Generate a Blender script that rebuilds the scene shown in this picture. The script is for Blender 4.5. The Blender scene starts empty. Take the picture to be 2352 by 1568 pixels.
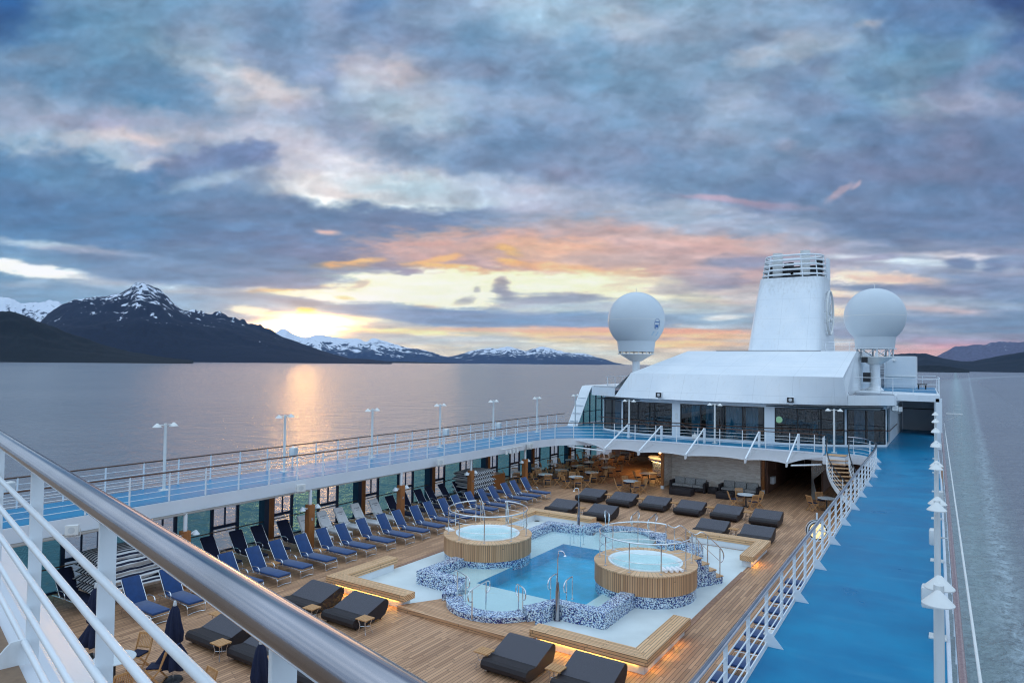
import bpy, bmesh, math, random
import numpy as np
from mathutils import Vector, Matrix
random.seed(7)
R = math.radians
scene = bpy.context.scene
# ------------------------------------------------------------------ camera
YAW, PIT, ROL, H = R(32.98), R(1.74), R(.69), 8.4
FW = np.array([-math.sin(YAW)*math.cos(PIT), math.cos(YAW)*math.cos(PIT), math.sin(PIT)])
_r0 = np.array([math.cos(YAW), math.sin(YAW), 0.]); _u0 = np.cross(_r0, FW)
RT = math.cos(ROL)*_r0 + math.sin(ROL)*_u0
UP = -math.sin(ROL)*_r0 + math.cos(ROL)*_u0
cam_d = bpy.data.cameras.new('camera'); cam = bpy.data.objects.new('camera', cam_d)
scene.collection.objects.link(cam); scene.camera = cam
cam_d.lens = 24.0; cam_d.sensor_width = 36.0; cam_d.clip_start = .05; cam_d.clip_end = 60000
cam.matrix_world = Matrix(((RT[0], UP[0], -FW[0], 0), (RT[1], UP[1], -FW[1], 0), (RT[2], UP[2], -FW[2], H), (0, 0, 0, 1)))
SEA = -17.5
# ------------------------------------------------------------------ view
vs = scene.view_settings
vs.view_transform = 'Standard'; vs.look = 'None'; vs.gamma = 1; vs.exposure = 0.0
scene.display_settings.display_device = 'sRGB'
scene.cycles.max_bounces = 8; scene.cycles.transparent_max_bounces = 12
scene.cycles.diffuse_bounces = 3; scene.cycles.glossy_bounces = 4
scene.cycles.sample_clamp_indirect = 6.0
scene.cycles.use_denoising = True
scene.cycles.pixel_filter_type = 'BLACKMAN_HARRIS'; scene.cycles.filter_width = 1.15
scene.cycles.caustics_reflective = False; scene.cycles.caustics_refractive = False
# ------------------------------------------------------------------ sky
HAZE = 0.000016
def _h(ix,iy,s):
    ix=ix.astype(np.int64);iy=iy.astype(np.int64)
    n=(ix*374761393+iy*668265263+s*1442695041)&0xffffffff
    n=((n^(n>>13))*1274126177)&0xffffffff
    return ((n^(n>>16))&0xffff).astype(np.float32)/65535.
def vn(x,y,s):
    fx=np.floor(x);fy=np.floor(y);tx=(x-fx).astype(np.float32);ty=(y-fy).astype(np.float32)
    tx=tx*tx*tx*(tx*(tx*6-15)+10);ty=ty*ty*ty*(ty*(ty*6-15)+10)
    a=_h(fx,fy,s);b=_h(fx+1,fy,s);c=_h(fx,fy+1,s);d=_h(fx+1,fy+1,s)
    return (a+(b-a)*tx)+((c+(d-c)*tx)-(a+(b-a)*tx))*ty
def fbm(x,y,s,o=5):
    r=0;a=.5;t=0
    for i in range(o):
        r=r+a*vn(x,y,s+i*17);t+=a;a*=.52;ca,sa=.8,.6
        x,y=(x*ca-y*sa)*2.03+11.3,(x*sa+y*ca)*2.03+5.7
    return r/t*2-1
GX=[-400,0,300,600,900,1200,1500,1800,2100,2352,2750]
GY=[-300,0,150,300,420,520,600,680,740,790,835,900]
GRID=[
[(90,120,155)]*11,
[(70,110,150),(88,128,165),(112,147,178),(120,143,175),(132,148,182),(158,178,203),(140,165,190),(140,160,190),(112,140,180),(75,105,150),(70,100,140)],
[(80,115,150),(98,130,165),(112,148,176),(135,153,185),(128,145,178),(124,148,178),(128,152,180),(132,155,182),(114,145,172),(100,132,168),(90,120,155)],
[(120,140,165),(150,160,185),(135,153,182),(170,175,195),(160,162,185),(140,155,185),(122,143,172),(122,142,170),(125,142,168),(112,125,158),(100,118,150)],
[(90,120,150),(95,125,160),(120,138,170),(165,168,190),(200,195,200),(135,150,178),(118,140,170),(120,140,170),(112,130,162),(105,120,155),(95,115,150)],
[(80,115,150),(82,122,162),(85,122,160),(125,145,175),(130,150,180),(150,160,185),(140,150,178),(125,140,168),(108,125,158),(105,122,155),(95,115,150)],
[(100,135,165),(115,150,180),(100,135,168),(110,130,162),(165,155,165),(225,180,160),(205,170,165),(175,155,160),(150,155,175),(150,150,170),(120,130,155)],
[(100,140,170),(115,150,180),(130,160,188),(160,170,188),(225,205,185),(250,240,215),(215,195,180),(190,180,180),(180,175,185),(130,145,172),(110,130,160)],
[(120,150,178),(135,165,188),(150,175,192),(175,185,195),(200,190,180),(190,185,190),(175,180,190),(160,170,185),(150,160,180),(120,140,168),(110,130,160)],
[(140,165,185),(150,178,195),(160,182,198),(185,195,200),(220,205,185),(235,205,165),(225,190,165),(200,180,170),(170,165,175),(150,145,165),(130,130,155)],
[(150,170,185),(155,178,195),(165,182,195),(190,190,190),(215,200,180),(205,200,185),(205,195,180),(195,180,175),(190,160,165),(180,150,160),(160,140,155)],
[(150,165,180)]*11]
# cx,cy,rx,ry,rot,col,op,soft
ST=[
# broad upper structure
(0,20,70,60,0,(40,90,150),.8,.9),(2330,20,60,130,-20,(50,75,125),.7,.9),
(640,60,170,60,10,(115,140,170),.6,.8),(330,200,170,80,15,(92,135,170),.7,.7),(500,110,60,90,0,(150,172,195),.5,.8),
(120,160,130,30,12,(160,165,185),.6,.8),(80,190,260,60,5,(100,138,170),.4,.8),(60,240,110,40,8,(170,170,190),.6,.8),
(250,210,260,50,5,(88,128,165),.5,.8),(560,180,180,35,20,(180,190,200),.6,.8),(480,130,50,40,0,(160,180,200),.5,.8),
(900,90,260,90,12,(115,138,170),.8,.7),(820,15,50,30,0,(85,118,160),.6,.8),(760,10,40,110,5,(150,165,195),.5,.8),
(640,205,110,28,25,(205,190,195),.75,.7),(590,190,60,25,15,(220,200,200),.5,.8),(500,195,50,20,20,(190,185,195),.6,.8),
(560,225,50,20,0,(215,195,195),.5,.8),(330,290,140,28,-3,(172,165,188),.7,.8),(320,318,160,16,-3,(222,196,194),.85,.8),(220,320,60,14,-5,(222,198,196),.8,.8),
(60,325,130,26,5,(168,186,200),.6,.9),(230,330,90,20,8,(170,178,198),.5,.8),(270,368,100,26,10,(186,198,210),.7,.9),(360,375,60,16,0,(218,202,202),.7,.8),
(430,300,130,30,15,(150,165,190),.6,.8),(700,290,130,40,25,(165,172,192),.7,.8),(770,270,110,40,20,(140,152,182),.7,.7),
(700,330,220,26,10,(190,182,195),.7,.8),(770,402,150,28,12,(206,196,202),.6,.8),(850,372,120,14,8,(206,194,198),.6,.8),
(940,150,70,60,0,(145,155,185),.5,.8),(900,170,90,45,10,(186,176,188),.7,.8),(925,170,40,25,0,(205,185,185),.6,.8),(820,180,50,40,10,(196,186,194),.5,.8),
(920,260,120,60,15,(165,185,200),.7,.8),(960,290,80,60,0,(170,186,204),.5,.8),
(1130,150,170,45,8,(118,142,172),.6,.8),(1060,60,130,40,10,(115,145,175),.7,.7),(1240,30,140,40,5,(158,182,204),.7,.8),(1450,60,70,30,20,(185,198,208),.6,.8),
(1000,40,80,30,5,(158,168,195),.6,.8),(1380,150,120,40,15,(108,142,172),.7,.7),(1470,90,80,60,0,(160,168,192),.5,.8),
(1180,230,90,30,5,(158,172,198),.6,.8),(1200,330,170,70,5,(112,138,172),.8,.7),(1130,380,160,40,5,(118,138,170),.8,.7),(930,350,90,40,8,(120,142,172),.85,.6),
(1050,210,130,40,10,(160,172,196),.4,.8),(1120,185,120,30,10,(120,140,172),.6,.8),
(1310,400,120,30,5,(140,148,178),.6,.8),(1500,360,140,50,0,(122,140,172),.7,.8),
# lens cloud and big left cloud
(480,382,160,42,-5,(118,132,168),.95,.45),(560,372,85,44,3,(112,126,164),.9,.5),(380,405,90,22,-8,(125,138,172),.8,.6),
(90,440,230,95,10,(92,128,165),.95,.5),(240,480,320,95,12,(82,122,162),.95,.5),(420,500,300,75,10,(84,124,164),.95,.5),(150,400,120,40,10,(105,140,172),.6,.7),(560,440,140,60,10,(110,134,168),.7,.7),
(500,410,120,14,-12,(190,200,212),.5,.8),(650,500,260,50,5,(100,128,162),.85,.6),
(0,475,130,35,0,(78,112,152),.4,.8),
# bright patch middle
(790,446,125,28,14,(222,214,212),.8,.7),(830,432,200,26,5,(212,204,206),.65,.8),(700,420,80,12,-15,(222,214,214),.5,.8),(775,466,75,12,18,(244,240,234),.85,.6),(860,472,140,11,4,(238,238,236),.9,.6),
(830,420,60,20,5,(185,195,205),.7,.7),(940,425,80,26,0,(190,202,212),.8,.7),(960,475,60,14,0,(225,236,240),.9,.6),(1110,465,100,12,-3,(205,218,226),.7,.8),(1030,440,150,30,0,(180,192,206),.6,.8),
(1200,440,140,20,5,(190,186,200),.5,.8),(1330,470,200,40,3,(176,180,200),.7,.8),(1560,500,120,30,0,(186,192,206),.7,.8),
# dark band under bright patch
(800,515,320,48,4,(98,126,162),.95,.45),(1000,525,260,40,3,(108,128,162),.9,.55),(640,560,260,45,6,(92,122,160),.95,.5),(850,580,200,36,4,(115,126,158),.9,.55),
(760,532,26,8,5,(235,180,165),.85,.6),
(1190,530,160,30,0,(128,144,174),.7,.7),(1480,520,220,30,4,(168,172,192),.6,.8),(1350,540,220,30,3,(214,172,158),.5,.8),
# orange underside
(1200,592,300,42,4,(226,168,142),.95,.5),(1030,580,170,34,-6,(205,160,150),.7,.7),(1400,605,190,30,5,(222,172,148),.85,.6),(1560,570,260,44,6,(214,170,160),.8,.6),(1650,600,110,55,10,(218,170,160),.7,.7),
(1100,600,120,22,3,(178,152,158),.6,.7),(1460,600,170,18,3,(190,160,155),.6,.7),(1250,570,150,16,-2,(240,180,140),.6,.7),
(780,607,75,9,-3,(255,178,96),1,.4),(830,600,40,6,-5,(255,190,110),.9,.5),(1010,610,75,8,4,(255,186,104),.95,.45),(1010,592,50,6,-12,(255,184,110),.9,.5),(1170,600,34,7,6,(255,188,104),.9,.5),(1165,575,24,9,15,(255,192,110),.85,.5),
(1280,612,120,10,4,(252,184,122),.8,.6),(1120,625,110,8,3,(250,184,120),.8,.6),(1400,630,80,9,3,(246,190,132),.8,.6),(900,620,110,14,3,(150,140,160),.7,.6),
# luminous gap
(1010,658,330,34,2,(255,248,214),1,.35),(1250,655,300,30,2,(252,240,205),1,.45),(870,655,190,24,0,(255,246,214),1,.45),(700,668,140,12,-6,(255,236,196),1,.5),(1010,690,220,24,0,(255,248,216),1,.45),(800,680,110,18,0,(252,246,224),.9,.5),
(560,665,210,7,-2,(250,222,190),.95,.5),(640,665,120,5,-5,(255,190,110),.9,.5),
(1400,690,200,24,0,(240,228,198),.95,.5),(1500,650,120,16,0,(240,220,190),.8,.6),
# left streaks
(70,618,150,14,8,(250,242,232),1,.35),(130,632,60,8,6,(255,246,232),.9,.5),(200,575,190,10,6,(200,192,205),.8,.6),(90,560,100,8,3,(190,205,215),.6,.7),(380,640,200,22,6,(128,152,182),.8,.6),
(250,650,130,14,5,(190,195,205),.6,.7),(320,610,170,28,8,(108,136,170),.8,.6),(500,625,230,22,5,(112,140,172),.9,.5),(560,600,220,26,5,(104,132,166),.9,.5),(660,645,120,16,0,(120,132,160),.9,.5),
(450,665,90,6,4,(215,218,222),.8,.6),(110,680,230,26,4,(125,158,188),.7,.7),(60,650,60,8,0,(180,190,205),.5,.7),(430,685,180,18,3,(150,170,192),.6,.7),
(600,682,150,12,6,(150,158,175),.85,.5),(690,692,90,8,5,(140,150,170),.85,.5),
# small dark puffs in gap
(1150,660,18,20,20,(176,160,160),.95,.5),(1160,675,30,12,10,(160,152,162),.95,.5),(1070,690,26,8,-10,(178,168,168),.8,.6),(1095,668,9,9,0,(185,170,165),.8,.6),(830,652,20,6,-12,(205,180,160),.7,.6),(980,704,30,4,3,(190,165,155),.7,.6),(795,684,22,4,3,(225,190,120),.8,.6),
(1260,690,110,14,0,(150,155,172),.95,.5),(1330,682,70,10,0,(160,158,172),.9,.5),(1200,700,60,9,-5,(165,162,175),.8,.6),
(1650,652,60,16,-6,(150,138,152),.9,.5),(1620,640,90,16,0,(170,155,165),.8,.6),(1560,665,60,12,0,(185,170,170),.7,.6),
(1740,600,110,16,-3,(140,140,165),.85,.6),
# mid-low grey bank
(850,708,110,16,2,(140,156,180),.98,.45),(990,726,200,17,3,(126,150,182),.98,.4),(1160,728,240,15,3,(124,148,182),.98,.4),(1080,742,180,10,2,(120,146,180),.95,.45),(1300,735,200,20,2,(122,150,184),.95,.45),(1420,740,140,16,0,(126,150,182),.9,.5),
(1330,708,170,12,0,(190,200,205),.8,.6),(1500,730,150,16,0,(135,160,186),.85,.5),(1640,735,100,14,0,(150,172,192),.7,.6),
(1660,730,50,6,-3,(222,218,216),.85,.5),(1600,752,70,6,-2,(190,200,212),.8,.5),
(1440,700,160,12,0,(175,178,188),.8,.6),(1560,715,100,8,0,(205,208,208),.7,.6),
# sun zone
(705,722,34,8,0,(255,232,140),1,.45),(700,745,34,22,0,(255,252,225),1,.5),(570,712,46,9,4,(255,240,215),1,.45),(640,722,50,7,4,(250,225,190),.9,.5),(690,760,18,10,0,(255,240,170),.9,.5),(705,711,24,5,0,(255,214,100),.95,.5),
(600,735,80,10,0,(165,170,182),.75,.6),(570,750,90,20,0,(185,196,205),.6,.7),(660,734,30,4,0,(190,180,175),.6,.6),(780,745,60,7,3,(222,200,170),.8,.6),(820,733,80,5,3,(250,226,180),.9,.5),(900,740,50,5,5,(200,195,190),.6,.6),
(770,752,60,9,0,(150,165,182),.8,.6),(860,762,110,10,2,(160,172,186),.8,.6),(720,756,30,5,0,(190,185,180),.5,.6),(640,757,50,14,0,(190,198,205),.5,.7),
# low warm strip
(980,763,190,7,2,(255,222,160),.95,.5),(1200,765,200,9,1,(252,212,160),.95,.5),(1380,768,190,12,1,(252,196,140),.95,.5),(1560,770,170,16,1,(248,192,142),.95,.5),(1150,758,160,5,1,(238,180,150),.8,.5),
(1480,758,260,6,1,(236,165,135),.85,.5),(1440,776,180,5,1,(190,165,165),.7,.5),(1250,784,160,7,1,(255,215,150),.8,.5),(1560,790,120,8,0,(255,200,140),.85,.5),
(1110,778,110,12,0,(178,186,192),.9,.5),(960,780,130,12,0,(185,192,195),.85,.5),(1200,795,150,14,0,(195,200,200),.8,.6),(1340,800,120,14,0,(222,205,178),.7,.6),
(1380,812,90,8,0,(215,205,190),.6,.7),
(1240,808,200,14,0,(190,200,205),.5,.8),
# right side
(2060,600,190,9,4,(228,230,232),.9,.5),(2020,590,130,6,-6,(150,145,170),.85,.5),(1970,612,150,12,3,(170,172,190),.7,.6),(2230,590,140,9,3,(225,212,215),.85,.6),(2000,640,170,16,3,(252,214,190),.95,.5),(1920,650,110,14,5,(252,232,214),.95,.5),(2120,645,110,8,3,(236,196,180),.8,.6),
(2180,612,150,10,2,(176,186,200),.7,.6),(2280,608,34,16,0,(118,130,160),.95,.45),(2200,605,36,14,-8,(115,130,162),.95,.45),(2340,600,60,16,0,(120,132,162),.8,.5),
(2100,668,240,16,3,(128,138,166),.95,.45),(2280,650,140,22,3,(130,140,168),.95,.5),(1990,690,120,12,3,(150,155,178),.7,.6),(1920,672,80,9,6,(252,220,195),.9,.5),
(2180,690,190,10,4,(165,178,196),.7,.6),(2080,700,140,7,3,(200,188,190),.6,.6),(1920,715,70,12,3,(250,216,190),.9,.5),(2150,712,110,6,4,(212,182,180),.7,.6),(2200,740,180,16,3,(122,140,168),.85,.6),(1930,745,60,12,0,(200,195,200),.6,.7),
(1940,760,90,16,2,(142,152,176),.85,.6),(2100,775,200,12,3,(150,150,175),.7,.6),(2250,790,160,10,3,(182,150,172),.7,.6),(2120,800,130,8,2,(214,165,165),.8,.6),(2200,795,90,6,2,(212,150,160),.7,.6),
(1900,785,60,8,0,(205,205,208),.6,.6),(1990,815,110,12,0,(208,205,206),.6,.7),(2110,812,80,8,0,(228,165,160),.8,.6),
# upper right details
(1660,70,190,50,-18,(128,152,178),.6,.7),(1700,110,70,40,-20,(112,138,168),.7,.6),(1830,115,80,30,-10,(172,178,192),.6,.7),(1720,130,60,20,-10,(180,182,196),.6,.7),(1800,180,170,30,-15,(112,135,166),.8,.6),
(1700,240,80,45,-30,(165,176,195),.7,.7),(2000,50,40,10,-10,(200,185,192),.7,.7),(2150,30,160,45,10,(98,130,172),.7,.7),(2000,190,50,40,10,(104,136,168),.7,.7),(2060,240,130,24,10,(138,168,190),.6,.7),(2220,245,130,30,5,(172,168,188),.7,.7),
(1900,260,170,60,12,(115,136,168),.8,.6),(2130,340,220,70,-14,(110,125,158),.8,.7),(1680,290,120,50,-10,(148,160,186),.6,.7),(1850,420,180,35,-12,(112,130,166),.7,.7),(2250,170,120,30,-30,(130,138,168),.7,.7),(2230,100,120,30,-30,(120,150,178),.5,.8),
(1650,458,70,6,5,(200,160,172),.8,.6),(1700,465,160,8,5,(170,150,172),.6,.6),(1935,440,34,7,-35,(190,160,172),.8,.6),(1970,425,14,4,-40,(198,165,175),.7,.6),(1800,330,30,12,0,(170,158,178),.5,.7),
(2200,470,260,40,-6,(108,128,162),.7,.7),(1750,520,160,24,5,(172,178,198),.6,.7),(1700,560,130,16,4,(226,178,164),.7,.7),(1850,560,120,20,0,(185,175,185),.6,.7),(1950,575,120,18,3,(170,165,185),.5,.7),
(1870,610,60,30,0,(170,160,175),.6,.7),
]
def sky(x,y):
    """x,y: arrays of angular picture coordinates -> sRGB 0..1 colour"""
    x=x.astype(np.float32);y=y.astype(np.float32)
    hz=830.
    el=np.clip((hz-y)/830.,0.01,3)
    # cloud plane coords (perspective towards the horizon)
    px=(x-1176)/(260*(el+.10)); py=1.0/(el+.10)*1.6
    sq=np.clip(.45+el*1.3,.42,1.0)          # vertical squash near the horizon
    a=34*np.clip(.35+el,0,1)
    n1=fbm(x/150,y/(95*sq),3,5);n2=fbm(x/150+40,y/(95*sq)+9,31,5)
    m1=fbm(x/42,y/(22*sq),71,6);m2=fbm(x/42+7,y/(22*sq)+3,91,6)
    wx=x+n1*1.5*a+m1*20*sq; wy=y+n2*a*sq*.9+m2*14*sq
    # base grid, cubic-smooth interpolation
    gx=np.interp(wx.ravel(),GX,np.arange(len(GX))).reshape(x.shape);gy=np.interp(wy.ravel(),GY,np.arange(len(GY))).reshape(x.shape)
    G=np.array([[c for c in r] for r in GRID],np.float32)
    i=np.clip(np.floor(gx).astype(int),0,len(GX)-2);j=np.clip(np.floor(gy).astype(int),0,len(GY)-2)
    tx=gx-i;ty=gy-j;tx=(tx*tx*(3-2*tx))[...,None];ty=(ty*ty*(3-2*ty))[...,None]
    c=(G[j,i]*(1-tx)+G[j,i+1]*tx)*(1-ty)+(G[j+1,i]*(1-tx)+G[j+1,i+1]*tx)*ty
    d1=fbm(x/75,y/(34*sq),131,5); d2=fbm(x/26,y/(10*sq),151,4)
    for (cx,cy,rx,ry,rot,col,op,so) in ST:
        R=max(rx,ry)*2+80
        sel=(abs(x-cx)<R+90)&(abs(y-cy)<min(R,ry*2+rx*abs(np.sin(np.radians(rot)))*2+60))
        if not sel.any(): continue
        ca,sa=np.cos(np.radians(rot)),np.sin(np.radians(rot))
        k=min(1,ry/22.)
        X=x[sel]+(wx[sel]-x[sel])*min(1,.3+rx/140);Y=y[sel]+(wy[sel]-y[sel])*k
        dx,dy=X-cx,Y-cy
        u=(dx*ca+dy*sa)/rx;v=(-dx*sa+dy*ca)/ry
        r=np.sqrt(u*u+v*v)-.30*d1[sel]-.22*d2[sel]
        t=np.clip((1+so-r)/(2*so),0,1);t=t*t*(3-2*t)*op
        c[sel]=c[sel]*(1-t[...,None])+np.array(col,np.float32)*t[...,None]
    hi=np.clip((c.mean(-1)-200)/55,0,1)
    e=fbm(x/80+n1*.8,y/(42*sq)+n2*.6,211,6);e2=fbm(x/22+m1,y/(13*sq)+m2,231,6)
    amp=(1-.75*hi)
    c=c*(1+(e*.14+e2*.06)*amp)[...,None]
    g_=c.mean(-1,keepdims=True); c=(g_+(c-g_)*(.88+.26*hi[...,None]))*1.07
    c=(c-150)*1.17+146; lo_=1-hi[...,None]; c=c*(1-lo_*np.array([.05,0,.01],np.float32))+np.array([6,0,-14],np.float32)*hi[...,None]*np.exp(-((y-680)/110)**2)[...,None]
    warm=fbm(x/110,y/(40*sq),311,4)
    c[...,0]+=warm*12*amp+4*amp;c[...,2]-=warm*4*amp
    return np.clip(c/255.,0,1)
def build_world():
    W, Hh = 4096, 2048
    u = (np.arange(W)+.5)/W; v = (np.arange(Hh)+.5)/Hh
    phi = -(u-.5)*2*math.pi; th = (v-.5)*math.pi
    rows = np.where(th > -0.06)[0]; j0 = rows[0]
    P, T = np.meshgrid(phi, th[j0:])
    dx, dy, dz = np.cos(P)*np.cos(T), np.sin(P)*np.cos(T), np.sin(T)
    zf = dx*FW[0]+dy*FW[1]+dz*FW[2]
    xr = dx*RT[0]+dy*RT[1]+dz*RT[2]; yu = dx*UP[0]+dy*UP[1]+dz*UP[2]
    el = np.degrees(T)
    # general overcast for the whole dome: pale blue grey, brighter overhead and behind
    q = 1/(np.clip(dz, 0, 1)+.22)
    cx, cy = dx*q*1.6, dy*q*1.6
    n = fbm(cx*1.2+7, cy*1.2+3, 501, 5); n2 = fbm(cx*3.1, cy*3.1, 541, 4)
    k = np.clip(.5+n*1.1+n2*.3, 0, 1)[..., None]
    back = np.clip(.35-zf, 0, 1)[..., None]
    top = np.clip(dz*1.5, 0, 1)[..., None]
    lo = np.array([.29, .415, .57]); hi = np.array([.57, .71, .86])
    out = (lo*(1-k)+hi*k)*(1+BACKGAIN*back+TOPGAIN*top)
    out = out.astype(np.float32)
    sel = (zf > .3)
    X = 1176+1568*xr[sel]/zf[sel]; Y = 784-1568*yu[sel]/zf[sel]
    w = np.clip((X+380)/330, 0, 1)*np.clip((2720-X)/330, 0, 1)*np.clip((Y+420)/380, 0, 1)
    s2 = w > 0
    c = sky(X[s2], np.minimum(Y[s2], 850))
    lin = np.where(c <= .04045, c/12.92, ((c+.055)/1.055)**2.4)
    lum = c.mean(-1)
    lin *= (1+.2*np.clip((lum-.84)/.14, 0, 1)**2)[..., None]
    xs, ys = X[s2], Y[s2]
    g = np.exp(-((xs-703)/64)**2-((ys-747)/15)**2)
    g2 = np.exp(-((xs-700)/150)**2-((ys-740)/80)**2)
    lin += g[..., None]*np.array([85., 43., 12.])*np.clip((lum-.62)/.3, .10, 1)[..., None] + g2[..., None]*np.array([.45, .22, .03])
    w2 = (w[s2]**2*(3-2*w[s2]))[..., None]
    tmp = out[sel]; tmp[s2] = tmp[s2]*(1-w2)+lin*w2; out[sel] = tmp
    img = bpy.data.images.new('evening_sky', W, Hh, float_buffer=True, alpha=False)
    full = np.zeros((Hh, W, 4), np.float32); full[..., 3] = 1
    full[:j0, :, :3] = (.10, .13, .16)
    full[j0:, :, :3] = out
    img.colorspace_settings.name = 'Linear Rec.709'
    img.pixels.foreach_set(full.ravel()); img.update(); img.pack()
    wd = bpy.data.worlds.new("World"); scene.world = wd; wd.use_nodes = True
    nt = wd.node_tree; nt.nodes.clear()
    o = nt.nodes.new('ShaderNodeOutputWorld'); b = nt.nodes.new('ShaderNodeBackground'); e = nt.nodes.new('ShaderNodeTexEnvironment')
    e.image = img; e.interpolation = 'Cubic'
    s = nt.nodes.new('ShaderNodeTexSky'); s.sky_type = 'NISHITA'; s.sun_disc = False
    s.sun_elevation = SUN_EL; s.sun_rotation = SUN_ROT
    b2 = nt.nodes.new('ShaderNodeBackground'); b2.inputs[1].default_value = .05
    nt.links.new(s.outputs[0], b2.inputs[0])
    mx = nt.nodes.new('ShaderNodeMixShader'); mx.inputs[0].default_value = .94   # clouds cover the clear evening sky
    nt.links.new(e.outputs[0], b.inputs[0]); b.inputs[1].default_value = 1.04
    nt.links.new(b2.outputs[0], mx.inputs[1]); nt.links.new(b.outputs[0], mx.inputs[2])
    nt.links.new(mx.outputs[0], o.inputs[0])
    wd.cycles.sampling_method = 'MANUAL'; wd.cycles.sample_map_resolution = 1024
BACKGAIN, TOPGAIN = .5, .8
SUN_D = Vector((-.7986, .6726, .0600)).normalized()
SUN_EL = math.asin(SUN_D.z); SUN_ROT = math.atan2(SUN_D.x, SUN_D.y)
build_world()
sd = bpy.data.lights.new('sun', 'SUN'); so = bpy.data.objects.new('sun', sd); scene.collection.objects.link(so)
sd.energy = .18; sd.angle = R(25); sd.color = (1, .55, .27)
so.rotation_euler = SUN_D.to_track_quat('Z', 'Y').to_euler()
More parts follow.
